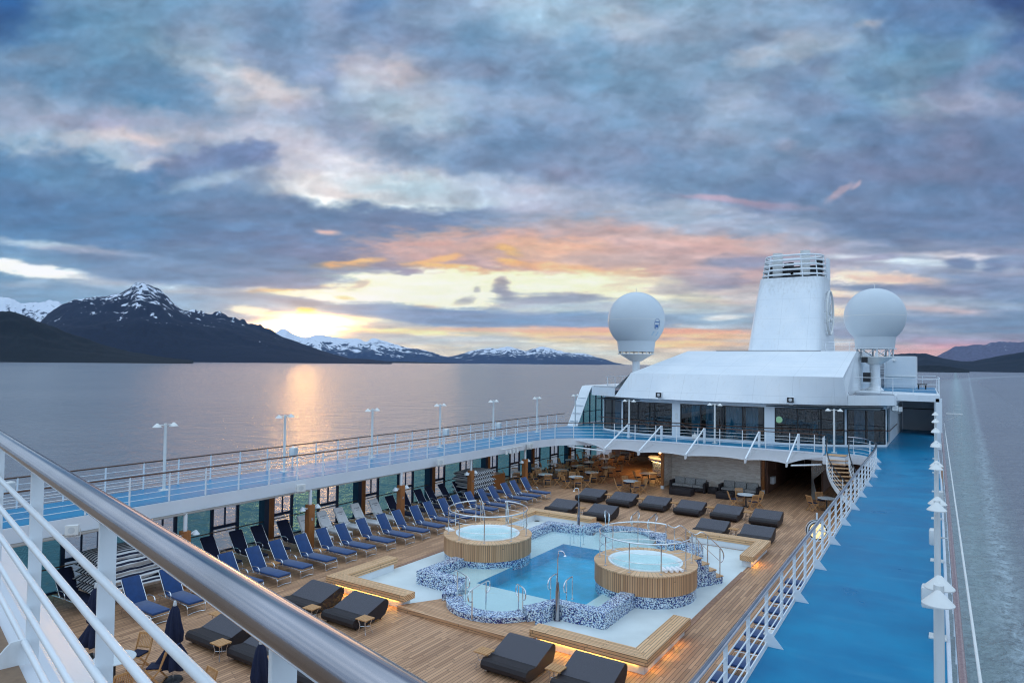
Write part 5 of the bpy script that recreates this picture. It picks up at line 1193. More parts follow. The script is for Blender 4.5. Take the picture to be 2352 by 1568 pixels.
def m_canvas():
    t = NT('white_canvas'); n = t.noise(.5, 3); t.P(col=t.mix(n, (.76,.78,.82), (.86,.87,.89)), rough=.45)
    tl = t.n('BsdfTranslucent', {'Color': (.85,.86,.88)}); mx = t.n('MixShader', {0: .6, 1: t.b, 2: tl}); t.set(t.o.inputs[0], mx.outputs[0]); return t.m
M['canvas'] = m_canvas()
fab = obj('fabric', mb, M['canvas'], t, True, True, autos=25)
sm_ = fab.modifiers.new('thick', 'SOLIDIFY'); sm_.thickness = .012
for i in range(5):
    (px, py), (tx, ty) = PIL[i], TIPS[i]
    obj('mast', MB().box(px-.075,px+.075,py-.05,py+.05,3.1,4.22), M['white'], t, world=True, bevel=.01)
    obj('strut', MB().bar((px,py-.05,4.15),(tx,ty-.05,2.80),.075,.075), M['white'], t, world=True)
    obj('tip_plate', MB().ext([(tx-.04,ty-.16,2.86),(tx-.04,ty+.22,2.86),(tx-.04,ty+.12,2.62),(tx-.04,ty-.12,2.56)], (.08,0,0)), M['white'], t, world=True)
    d = Vector((tx-px, ty-py, -.36)); la = MB()
    for k in range(18): p = Vector((px, py-.25, 3.135))+d*(k/18*.93); la.box(p.x-.035,p.x+.035,p.y-.02,p.y+.02,p.z-.0,p.z+.008)
    obj('lacing', la, M['speaker'], t, world=True)
for q in ([(-22.6,42.1,2.62),(-19.5,41.35,2.62)], [(-8.0,42.2,2.62),(-6.6,43.6,2.62)]): obj('edge_beam', MB().tube(q, .05, 8), M['white'], t, True, True)
# curved stairs
t = thing('curved_stairs', 'white curved stairs with teak treads at the right of the canopy', 'stairs', (-5.5, 43, 0))
cxs, cys = -2.9, 43.55; n = 16; tr = MB(); so_l = []; so_r = []
for k in range(n+1):
    a = R(180+k*5.4); z = 3.2-.19*(k+1)+.0; ri, ro_ = 2.25, 3.35
    if k < n:
        a2 = R(180+(k+1)*5.4+1.2); q = [(cxs+r*math.cos(b), cys+r*math.sin(b)) for r, b in ((ri,a),(ro_,a),(ro_,a2),(ri,a2))]
        tr.prism(q, z-.035, z)
    so_l.append((cxs+ro_*math.cos(a)*1.01, cys+ro_*math.sin(a)*1.01, z)); so_r.append((cxs+ri*math.cos(a)*.99, cys+ri*math.sin(a)*.99, z))
obj('tread', tr, M['bench'], t, world=True)
for P in (so_l, so_r):
    mb = MB()
    for i in range(len(P)-1): mb.bar(P[i], P[i+1], .03, .26)
    obj('stringer', mb, M['white'], t, world=True)
    hp = [(p[0], p[1], p[2]+1.0) for p in P]
    obj('handrail', MB().tube([(hp[0][0], hp[0][1]+.1, 4.25)]+hp, .03, 8), M['black'], t, True, True)
    for dz in (.3, .5, .7): obj('rail_bar', MB().tube([(p[0], p[1], p[2]+dz) for p in P], .011, 6), M['white'], t, True, True)
    for i in range(0, n+1, 3): obj('post', MB().bar((P[i][0],P[i][1],P[i][2]),(P[i][0],P[i][1],P[i][2]+1.0),.04,.04,(1,0,0)), M['white'], t, world=True)
mb = MB().prism([(-6.45,43.5),(-6.3,44.5),(-5.3,44.5),(-5.3,43.4)], 3.205, 3.215); obj('landing', mb, M['bench'], t, world=True)
# clock hung from the right promenade
M['clockface'] = m_emit('lit_clock_face', (1,.80,.42), 1.15)
t = thing('deck_clock', 'round double sided lit clock hanging under the right promenade', 'clock', (-4.02, 25.6, 2.75))
obj('casing', MB().lathe([(.30,-.09),(.385,-.09),(.385,.09),(.30,.09)], 40), M['darkmetal'], t, True, autos=30)
f_ = obj('clock_face', MB().lathe([(0,.075),(.345,.075)], 40).lathe([(0,-.075),(.345,-.075)], 40), M['clockface'], t)
obj('rim', MB().lathe([(.345,-.095),(.39,-.1),(.39,-.07),(.345,-.07)], 40).lathe([(.345,.095),(.39,.1),(.39,.07),(.345,.07)], 40), M['white'], t, True, autos=30)
mk = MB()
for k in range(12):
    a = math.pi/6*k
    for s in (-1, 1): mk.bar((.27*math.cos(a),.27*math.sin(a),s*.079),(.325*math.cos(a),.325*math.sin(a),s*.079),.022 if k % 3 == 0 else .012,.004)
obj('hour_marks', mk, M['black'], t)
mk = MB()
for s in (-1, 1): mk.bar((0,0,s*.084),(.17*math.cos(.4),.17*math.sin(.4)*s,s*.084),.02,.004).bar((0,0,s*.088),(.25*math.cos(2.9),.25*math.sin(2.9)*s,s*.088),.014,.004)
obj('clock_hand', mk, M['black'], t)
Rt = Matrix.Rotation(math.pi/2, 4, 'X') 
for ch in t.children: ch.matrix_local = Matrix.Rotation(R(28),4,'Z') @ Rt @ Matrix.Scale(.9, 4)
obj('bracket', MB().tube([(.0,0,.38),(.0,0,.6)], .03, 8).tube([(0,0,.0),(1.2,.0,.0)], .03, 8), M['white'], t, True)
# ------------------------------------------------------------------ lights and speakers on the promenade edge
def flood(x, y, z, rz, lab):
    t = thing('floodlight', lab, 'floodlight', (x, y, z), rz, 'white floodlights on the promenade edge')
    obj('housing', MB().add([(-.16,-.14,-.12),(-.16,.14,-.12),(-.16,.14,.12),(-.16,-.14,.12),(.16,-.19,-.16),(.16,.19,-.16),(.16,.19,.16),(.16,-.19,.16)], [(0,1,2,3),(4,5,6,7),(0,1,5,4),(1,2,6,5),(2,3,7,6),(3,0,4,7)]), M['cream'], t, bevel=.02)
    obj('lens', MB().lathe([(0,.0),(.10,.0)], 20), M['speaker'], t).matrix_local = Matrix.Translation((.163,0,0)) @ Matrix.Rotation(R(90),4,'Y')
    obj('bracket', MB().box(-.3,.05,-.03,.03,-.24,-.2).box(-.02,.02,-.21,.21,-.24,-.22).box(-.02,.02,-.212,-.2,-.24,.03).box(-.02,.02,.2,.212,-.24,.03), M['cream'], t)
for i, (y, rz) in enumerate([(10.7,-40),(19.6,-25),(29.0,-40),(38.2,-10)]): flood(-23.35+.01*i, y, 2.98, R(rz), 'white floodlight on the left promenade edge, %s from the near end' % ORD[i])
for i, y in enumerate([17.4,24.95,32.7,39.9]):
    o = obj('ceiling_speaker', MB().lathe([(0,-.12),(.10,-.11),(.18,-.04),(.19,.12)], 24), M['speaker'], None, True); o.location = (-25.0, y, 2.54); tag(o, 'round grey speaker under the left promenade, %s from the near end' % ORD[i], 'speaker', 'speakers under the left promenade')
t = thing('spotlight_bar', 'bar of four small spotlights under the left promenade edge', 'spotlights', (-23.4, 36.2, 2.9))
obj('bar', MB().tube([(0,-1.3,.12),(0,1.3,.12)], .035, 8), M['cream'], t, True)
for k in range(4): obj('spotlight', MB().lathe([(0,.12),(.06,.12),(.09,-.12),(.07,-.12),(.04,.0)], 14, (0.05,-.7+k*.42,-.08)), M['cream'], t, True)
def boxspk(x, y, z, rz, lab):
    t = thing('box_speaker', lab, 'speaker', (x, y, z), rz, 'box speakers on the lamp posts')
    obj('housing', MB().rbox((0,0,0), (.13,.17,.2), r=.03), M['cream'], t, True); obj('grille', MB().box(.131,.138,-.13,.13,-.16,.16), M['speaker'], t); obj('bracket', MB().tube([(-.13,0,0),(-.3,0,0)], .02, 6), M['cream'], t)
for i, y in enumerate([9.9,21.4,32.85,38.55]): boxspk(-26.0, y, 4.1, R(10), 'white box speaker on the lamp post, %s along the left promenade' % ORD[i])
for i, y in enumerate([15.9,21.5,28.2]): boxspk(-.45-.02*i, y, 3.9, R(180), 'white box speaker on the lamp post, %s along the right promenade' % ORD[i])
# ------------------------------------------------------------------ deckhouse with window front
WP = [(-23.2,49.1),(-20.95,47.62),(-18.9,47.08),(-16.8,46.93),(-13.5,46.95),(-10.7,47.15),(-7.44,48.1),(-5.96,48.8),(-3.74,50.6)]
def WY(x):
    for (a, b), (c, d) in zip(WP, WP[1:]):
        if a <= x <= c: return b+(d-b)*(x-a)/(c-a)
    return WP[0][1] if x < WP[0][0] else WP[-1][1]
def seg(x0, x1): return [(x0, WY(x0))]+[p for p in WP if x0+.02 < p[0] < x1-.02]+[(x1, WY(x1))]
def offs(pl, d): return [(x, y+d) for x, y in pl]
dh = thing('deckhouse', 'white deckhouse with dark window bays and sloping visor roof', 'deckhouse', (-13.3, 50, ZD))
mb = MB(); full = seg(-23.2, -3.74)
mb.ring(offs(full, -.02), offs(full, .15), 3.205, 3.34); mb.ring(offs(full, -.0), offs(full, .15), 5.63, 5.93)
BAYS = [(-23.12,-21.06,[-22.2]),(-20.9,-16.86,[-19.55,-18.22]),(-16.26,-10.61,[-14.82,-13.35,-12.0]),(-10.0,-5.99,[-8.66,-7.31]),(-5.88,-3.80,[-4.86])]
e = -23.2
for a, b, _ in BAYS:
    if a-e > .03: s = seg(e, a); mb.ring(offs(s, -.01), offs(s, .15), 3.34, 5.63)
    e = b
s = seg(e, -3.74); mb.ring(offs(s, -.01), offs(s, .15), 3.34, 5.63)
mb.box(-3.88,-3.74,50.62,66,3.205,3.34).box(-3.88,-3.74,50.62,66,5.63,5.93).box(-3.88,-3.74,50.62,50.75,3.34,5.63).box(-3.88,-3.74,53.4,66,3.34,5.63).box(-23.2,-23.06,49.2,62,3.205,5.93)
obj('wall', mb, M['white'], dh, world=True)
sgl = MB().add([(-3.80,50.75,3.34),(-3.80,53.4,3.34),(-3.80,53.4,5.63),(-3.80,50.75,5.63)], [(0,1,2,3)]); obj('window', sgl, M['winglass'], dh, world=True)
for a, b, mull in BAYS:
    s = seg(a, b); n = len(s); fr = MB()
    fr.ring(offs(s, .02), offs(s, .10), 3.345, 3.40); fr.ring(offs(s, .02), offs(s, .10), 5.57, 5.625)
    for x in [a+.035, b-.035]+mull: y = WY(x); fr.box(x-.04,x+.04,y+.02,y+.1,3.40,5.57)
    wf = obj('window', fr, M['black'], dh, world=True)
    g = MB().add([(x, y+.06, z) for z in (3.40,5.57) for x, y in s], [(i,i+1,n+i+1,n+i) for i in range(n-1)])
    obj('pane', g, M['winglass'], wf, world=True)
def drape(x0, x1, back=.5):
    n = 60; vs = []
    for z in (3.25, 5.6):
        for i in range(n+1):
            u = i/n; x = x0+(x1-x0)*u; vs.append((x, WY(x)+back+.04*math.sin(u*n*.9), z))
    obj('drape', MB().add(vs, [(i,i+1,n+2+i,n+1+i) for i in range(n)]), M['drapes'], dh, True, True)
M['drapes'] = pm('window_drapes', (.42,.62,.72), .9, var=.12, scale=3)
for a, b in ((-22.15,-21.3),(-15.6,-14.95),(-14.6,-13.9),(-13.2,-12.15),(-11.9,-11.1),(-5.55,-4.95),(-4.8,-4.45)): drape(a, b)
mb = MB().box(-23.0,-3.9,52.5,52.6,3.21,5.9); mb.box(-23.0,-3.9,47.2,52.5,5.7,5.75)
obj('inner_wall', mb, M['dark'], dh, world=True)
mb = MB()
# exercise machines seen through the glass
for x in (-9.3,-8.2,-6.9,-19.9,-17.8): mb.bar((x,50,3.25),(x+.35,49.7,4.7),.07,.07).bar((x-.1,49.7,4.55),(x+.7,49.6,4.75),.06,.06).bar((x-.3,50.3,3.4),(x+.9,50,3.5),.4,.12)
o = obj('exercise_machines', mb, M['speaker']); tag(o, 'grey exercise machines behind the deckhouse windows', 'exercise machines'); o['kind'] = 'stuff'
o = obj('wall_clock', MB().add([(-9.9+.0+.22*math.cos(a), 48.2, 4.78+.22*math.sin(a)) for a in [2*math.pi*k/28 for k in range(28)]], [tuple(range(28))]), M['clockface']); tag(o, 'small lit clock behind the deckhouse window', 'clock')
# handrail before the windows
hp = [(-23.3,48.4,4.27)]+[(x, y-.18, 4.27) for x, y in WP[1:]]+[(-3.55,50.5,4.27),(-3.55,57,4.27)]
obj('handrail', MB().tube(hp, .03, 8), M['brownwood'], dh, True, True)
mb = MB()
for x in (-22,-20.9,-19.4,-18,-16.5,-14.9,-13.3,-11.7,-10.2,-8.7,-7.3,-5.9,-4.8): mb.tube([(x, WY(x)-.0, 4.2),(x, WY(x)-.18, 4.25)], .018, 6)
obj('rail_bracket', mb, M['alu'], dh, True, True)
o = obj('safety_notice', MB().box(-16.62,-16.45,46.90,46.915,4.55,4.95), M['cream']); tag(o, 'small pale notice plate on the pier left of the middle windows', 'notice')
o = obj('funnel_skirt', MB().box(-16.2,-8.4,55.32,55.36,9.515,9.56), M['black']); tag(o, 'thin dark line along the roof crest at the funnel foot', 'trim')
# visor roof
FL = [(-23.85,48.3,5.93),(-21.3,46.95,5.92),(-19.0,46.35,5.92),(-16.8,46.15,5.92),(-13.5,46.12,5.92),(-10.7,46.35,5.92),(-7.6,47.2,5.92),(-5.7,48.05,5.92),(-3.25,50.0,5.93)]
mb = MB()
bot = FL[1:8]; tx = [-20.5,-18.4,-16.2,-13.3,-10.6,-7.9,-6.0]
topv = [(x*.9815, 47.2, 7.71) for x in tx]; n = 7
midl = []
for b_, t_ in zip(bot, topv): p = Vector(b_).lerp(Vector(t_), .5); midl.append((p.x, p.y-.12, p.z+.02))
mb.add(bot+topv, [(i,i+1,n+i+1,n+i) for i in range(n-1)])
# upper slope, flat crown, right gable, left flank
mb2 = MB(); mb2.add([(-20.12,47.2,7.71),(-5.889,47.2,7.71),(-6.0,55.3,9.51),(-18.5,55.3,9.5),(-6.0,67,9.51),(-18.5,67,9.5),(-20.5,60.5,6.6),(-21.3,46.95,6.57),(-21.6,60.5,6.4)], [(0,1,2,3),(3,2,4,5),(0,3,6),(3,5,6),(0,6,8,7)])
mb2.add([(-5.889,47.2,7.71),(-5.95,47.9,7.40),(-5.85,49.0,6.81),(-5.9,50.6,6.5),(-6.0,52.5,6.44),(-6.0,60.9,6.55),(-6.0,55.3,9.51)], [(0,1,2,3,4,5,6)])
mb2.add([(-5.889,47.2,7.71),(-5.7,48.05,5.92),(-5.7,48.5,6.57),(-5.85,49.0,6.81)], [(0,1,2,3)])
mb2.add([(-6.0,55.3,9.51),(-6.0,60.9,6.55),(-6.0,67,6.55),(-6.0,67,9.51)], [(0,1,2,3)])
obj('visor', mb, M['plate'], dh, True, True, autos=50); obj('visor_roof', mb2, M['plate'], dh, world=True)
for (a, b) in ((0,1),(7,8)):
    mb = MB(); p, q = FL[a], FL[b]; mb.add([p, q, (q[0],q[1],6.57), (p[0],p[1],6.57), (p[0],p[1]+.12,5.93), (q[0],q[1]+.12,5.92), (q[0],q[1]+.12,6.57), (p[0],p[1]+.12,6.57)], [(0,1,2,3),(5,4,7,6),(3,2,6,7),(0,4,5,1),(0,3,7,4),(1,5,6,2)])
    if a == 7: mb.box(-3.31,-3.19,50.06,52,5.93,6.57)
    obj('parapet', mb, M['white'], dh, world=True)
mb = MB().prism([(-23.8,48.4),(-21.3,47.1),(-19,46.5),(-13.5,46.3),(-7.6,47.4),(-5.7,48.2),(-3.3,50.1),(-3.3,66),(-23.8,66)], 5.94, 6.05)
obj('soffit', mb, M['white'], dh, world=True)
for q, a_, b_ in (([(-23.6,48.6),(-21.6,47.6),(-21.6,60),(-26.9,60),(-26.9,55.0)], 6.2, 6.35), ([(-5.6,48.9),(-3.4,50.5),(-3.4,54),(-5.9,54)], 6.1, 6.42)):
    obj('wing_roof', MB().prism(q, a_, b_), M['winframe'], dh, world=True)
for x, y, z, l in ((-17.35,45.75,6.25,'left'),(-8.8,46.35,6.22,'right')):
    t = thing('horn_speaker', 'dark square horn speaker on the visor roof, %s one' % l, 'speaker', (x, y, z), 0, 'horn speakers on the visor')
    obj('housing', MB().rbox((0,0,0), (.24,.16,.20), r=.05), M['white'], t, True); obj('grille', MB().rbox((0,-.17,0), (.20,.015,.16), r=.01), M['black'], t); obj('horn', MB().lathe([(.0,.02),(.05,.02),(.11,.0)], 20), M['speaker'], t, True).matrix_local = Matrix.Translation((0,-.19,0)) @ Matrix.Rotation(R(90),4,'X')
    obj('bracket', MB().box(-.1,.1,0,.5,-.32,-.20), M['white'], t)
t = thing('horn_speaker', 'pale horn speaker on the rail above the canopy', 'speaker', (-14.5,44.75,3.6), 0, 'horn speakers on the visor')
obj('housing', MB().rbox((0,0,0), (.17,.15,.14), r=.05), M['cream'], t, True); obj('grille', MB().rbox((0,-.155,0), (.12,.012,.10), r=.01), M['speaker'], t); obj('bracket', MB().box(-.03,.03,-.03,.03,.13,.3), M['cream'], t)
for y, z, l in ((50.6,6.95,'lower'),(51.05,6.95,'upper')):
    o = obj('gable_vent', MB().ext([(-5.99,y,z-.4),(-5.99,y+.25,z-.4),(-5.99,y+.05,z+.35),(-5.99,y-.2,z+.35)], (.03,0,0)), M['black']); tag(o, 'narrow dark vent slot in the right gable of the visor, %s one' % l, 'vent', 'vent slots in the gable')
o = obj('equipment_box', MB().rbox((-5.5,57.2,7.6), (.25,.3,.35), r=.03).rbox((-5.6,56.6,8.9), (.2,.2,.2), r=.03), M['black'], None); tag(o, 'small black equipment box mounted beside the right gable', 'equipment box'); o['kind'] = 'stuff'
# left hull portal
t = thing('portal_frame', 'white sloping portal frame at the left side of the deckhouse', 'portal frame', (-26.5, 52, ZD))
pr_ = [(50.2,3.2),(52.45,6.1),(52.8,6.42),(53.4,6.48),(60.2,6.48),(60.2,6.0),(53.5,5.98),(53.2,5.85),(50.95,3.2)]
obj('outer_plate', MB().ext([(-27.0,y,z) for y,z in pr_], (.08,0,0)), M['white'], t, world=True)
pr2 = [(50.2,3.2),(52.45,6.1),(52.8,6.42),(53.4,6.48),(53.4,6.40),(52.86,6.34),(52.52,6.06),(50.28,3.2)]
obj('leading_flange', MB().ext([(-26.92,y,z) for y,z in pr2], (.85,0,0)), M['white'], t, world=True)
mb = MB()
for k in range(4): y = 50.6+k*.5; z = 3.6+k*.62; mb.box(-26.92,-26.2,y-.2,y+.45,z,z+.03)
mb.box(-26.92,-23.9,53.4,60.2,6.38,6.48).ext([(-26.9,53.4,6.37),(-23.9,53.4,6.37),(-23.9,53.4,6.0),(-26.0,53.4,5.85),(-26.9,53.4,5.85)], (0,.1,0))
obj('rib', mb, M['white'], t, world=True)
fr = MB()
for y in (53.0,54.2,55.4,56.6,57.8,59.0): fr.box(-26.98,-26.9,y-.06,y+.06,3.2,5.98)
obj('window_frame', fr, M['winframe'], t, world=True)
obj('tinted_glass', MB().add([(-26.95,51.2,3.25),(-26.95,60,3.25),(-26.95,60,5.98),(-26.95,53.4,5.98)], [(0,1,2,3)]), M['teal'], t, world=True)
obj('handrail', MB().tube([(-26.6,51.4,4.25),(-26.6,60,4.25)], .03, 8), M['black'], t, True, True)
railing('short railing on the left wing roof', [(-23.2,49.5),(-23.2,54)], 6.35, 1.0, .02, M['white'], nbars=2)
# ------------------------------------------------------------------ right end: end wall, bridge platform
t = thing('end_wall', 'pale wall closing the right promenade with a brown rail', 'wall', (-2.5, 66, ZD))
obj('wall_face', MB().box(-3.73,-1.3,66.0,66.15,3.205,6.19), M['bluish_white'], t, world=True); obj('handrail', MB().tube([(-3.7,65.9,4.95),(-1.4,65.9,4.95)], .035, 8), M['brownwood'], t, True, True)
t = thing('bridge_platform', 'white upper platform with blue floor over the right promenade', 'platform', (-3, 56, 6.2))
pp = [(-5.9,54.1),(-3.55,52.0),(-3.3,51.1),(-.80,51.1),(-1.45,70.5),(-5.9,70.5)]
obj('slab', MB().prism(pp, 6.42, 6.60), M['white'], t, world=True)
obj('beam', MB().box(-3.6,-.84,51.1,51.35,6.2,6.419).box(-3.6,-.9,56,56.3,6.15,6.419).box(-3.6,-1.,61,61.3,6.15,6.419).box(-3.73,-3.5,51.2,66,6.2,6.419), M['white'], t, world=True)
obj('column', MB().box(-1.05,-.70,51.1,51.6,3.205,6.419), M['white'], t, world=True, bevel=.01); obj('column', MB().box(-1.2,-1.0,56,56.3,3.205,6.15), M['white'], t, world=True)
obj('outer_wall', MB().box(-1.35,-1.2,61,66,3.205,6.419), M['bluish_white'], t, world=True)
obj('floor', MB().prism([(-5.8,58.5),(-1.05,55.5),(-1.5,70.3),(-5.8,70.3)], 6.604, 6.615), M['blue'], t, world=True)
obj('hatch', MB().box(-3.2,-2.2,51.12,51.9,6.602,6.64), M['white'], t, world=True)
wr = [(-5.8,52.2),(-3.75,52.2),(-3.35,51.2),(-.84,51.2),(-.95,58),(-1.15,64)]
railing('thin white railing around the platform over the right promenade', wr, 6.60, 1.05, .022, M['white'], nbars=2, pw=.035, pt=.035, spacing=1.3, group='thin white railings of the upper platforms')
railing('thin white railing at the far edge of the platform', [(-2.7,69.8),(-1.4,69.8)], 6.60, 1.05, .022, M['white'], nbars=2, spacing=1.2, group='thin white railings of the upper platforms')
railing('thin white railing beside the funnel on the roof', [(-10,67.5),(-9.2,66.5),(-4.6,66.5)], 9.55, 1.0, .022, M['white'], nbars=3, pw=.035, pt=.035, spacing=1.2, group='thin white railings of the upper platforms')
t = thing('locker_house', 'white boxy locker house on the platform behind the mast', 'deck locker', (-4, 67.5, 6.6))
obj('wall', MB().box(-4.98,-2.74,66.0,69.0,6.62,9.3), M['white'], t, world=True, bevel=.03)
obj('wall_ledge', MB().box(-5.0,-2.72,65.9,65.99,7.55,7.62), M['cream'], t, world=True)
obj('lamp', MB().lathe([(0,.1),(.1,.08),(.13,0)], 16, (0,0,0)), M['cream'], t, True).location = (-.3,-1.6,2.3)
o = obj('vent_housing', MB().box(-7.3,-5.1,68.2,70.2,6.62,9.2), M['bluish_white'], None, bevel=.03); tag(o, 'grey white housing behind the right radome mast', 'housing')
t = thing('ladder', 'steep white ladder leaning behind the radome mast', 'ladder', (-5.0, 65.5, 6.6))
for k in range(13): obj('rung', MB().box(-5.62,-5.0,65.5,65.65,6.8+k*.22,6.83+k*.22), M['winframe'], t, world=True)
for x in (-5.66,-4.97): obj('rail', MB().box(x-.03,x+.03,65.45,65.7,6.62,9.6), M['white'], t, world=True)
o = obj('roof_bench', MB().box(-2.6,-1.9,64.6,65.2,6.95,7.05).box(-2.55,-2.45,64.7,65.1,6.62,6.95).box(-2.05,-1.95,64.7,65.1,6.62,6.95), M['black']); tag(o, 'small dark bench on the platform floor', 'bench')
t = thing('hull_ladder', 'thin white ladder cage outside the right hull', 'ladder', (-.2, 53, 4))
for x in (-.1,.35): obj('rail', MB().tube([(x,53,2.9),(x,53,6.2)], .013, 6), M['speaker'], t, True, True)
mb = MB()
for k in range(12): mb.tube([(-.1,53,3.0+k*.27),(.35,53,3.0+k*.27)], .012, 5)
obj('rung', mb, M['speaker'], t, True, True); obj('shelf', MB().box(-.5,.4,52.9,53.5,5.35,5.4).bar((-.45,53,4.95),(.2,53,5.34),.04,.04,(1,0,0)), M['cream'], t, world=True)
flood(-3.3, 50.3, 5.75, R(-60), 'white floodlight under the right corner of the visor roof')
flood(-3.1, 51.0, 5.65, R(-30), 'second white floodlight under the right corner of the visor roof')
# ------------------------------------------------------------------ funnel
fn = thing('funnel', 'tall white ship funnel with railed top and round emblem', 'funnel', (-13.2, 70, 9.5))
def rsec(x0, x1, y0, y1, r, z, zf=None, n=8):
    pts = []
    for qi, (cx_, cy_, a0) in enumerate(((x1-r,y0+r,-90),(x1-r*.35,y1-r*.35,0),(x0+r*.35,y1-r*.35,90),(x0+r,y0+r,180))):
        rr_ = r if qi in (0, 3) else r*.35
        for k in range(n+1): a = R(a0+90*k/n); pts.append((cx_+rr_*math.cos(a), cy_+rr_*math.sin(a)))
    return [(x, y, z if zf is None else zf(x, y)) for x, y in pts]
secs = [rsec(-16.35,-10.15,65.0,76.2,1.1,9.45), rsec(-16.2,-10.2,66.6,74.7,1.05,13.0), rsec(-15.95,-10.2,68.3,72.9,1.0,16.75)]
N = len(secs[0]); mb = MB().add([p for s in secs for p in s], [(j*N+i, j*N+(i+1)%N, (j+1)*N+(i+1)%N, (j+1)*N+i) for j in range(2) for i in range(N)]+[tuple(range(2*N, 3*N))])
obj('casing', mb, M['funnelplate'], fn, True, True, autos=35)
for x in (-15.9, -10.35):
    obj('side_fin', MB().ext([(x,70.9,16.7),(x,73.1,16.7),(x,72.7,18.85),(x,71.2,18.75)], (.14,0,0)), M['white'], fn, world=True)
def cagering(z, grow):
    y0 = 68.35+(z-16.75)*.12; return [(x, y, z) for x, y, _ in rsec(-15.85-grow,-10.25+grow,y0,71.2,1.7,z)]
for k in range(5):
    z = 17.05+k*.46; q = cagering(z, .02-.06*k); obj('cage_ring', MB().tube(q, .09, 8, closed=True), M['white'], fn, True, True)
for i in list(range(0, 36, 4)):
    a, b = cagering(16.75, .02)[i], cagering(18.9, -.22)[i]; obj('cage_post', MB().tube([a, b], .055, 6), M['white'], fn, True, True)
for x, y, r_, zt in ((-14.55,70.2,.46,19.35),(-12.07,70.4,.46,19.5),(-13.2,69.6,.26,18.3),(-12.4,70.8,.22,18.2),(-10.9,70.9,.3,18.6),(-13.9,71.2,.25,18.5),(-15.2,70.8,.25,18.2)):
    obj('exhaust_pipe', MB().lathe([(0,16.7),(r_,16.7),(r_,zt),(r_-.05,zt),(r_-.05,zt-.6)], 20, (x, y, 0)), M['cream'] if r_ > .4 else M['darkmetal'], fn, True, True)
obj('horn', MB().lathe([(.13,-.2),(.07,0),(.04,.4)], 18), M['darkmetal'], fn, True).matrix_local = Matrix.Translation((.4,-1.9,7.55)) @ Matrix.Rotation(R(-90),4,'X')
obj('casing_top', MB().prism([(-15.6,69.3),(-15.2,68.8),(-11,68.8),(-10.6,69.3),(-10.6,70.9),(-15.6,70.9)], 16.76, 16.92), M['darkmetal'], fn, world=True)
obj('back_screen', MB().box(-15.6,-10.6,70.95,71.05,16.76,18.1), M['darkmetal'], fn, world=True)
# emblem on the right side: a ring standing off on brackets with a small inner mark
em = MB(); ex = -9.95; cy_, cz_ = 71.0, 13.45
em.tube([(ex, cy_+1.95*math.cos(2*math.pi*k/40), cz_+2.05*math.sin(2*math.pi*k/40)) for k in range(40)], .10, 8, closed=True)
em.tube([(ex, cy_+.1+.45*math.cos(2*math.pi*k/20), cz_+.35+.55*math.sin(2*math.pi*k/20)) for k in range(20)], .07, 6, closed=True)
em.tube([(ex, cy_-.9, cz_-.9),(ex, cy_-.2, cz_-.45),(ex, cy_+.5, cz_-.8),(ex, cy_+1.1, cz_-.5)], .08, 6)
for k in range(12):
    a = 2*math.pi*k/12; em.tube([(ex, cy_+1.95*math.cos(a), cz_+2.05*math.sin(a)),(-10.3, cy_+1.95*math.cos(a), cz_+2.05*math.sin(a))], .035, 6)
obj('emblem', em, M['cream'], fn, True, True)
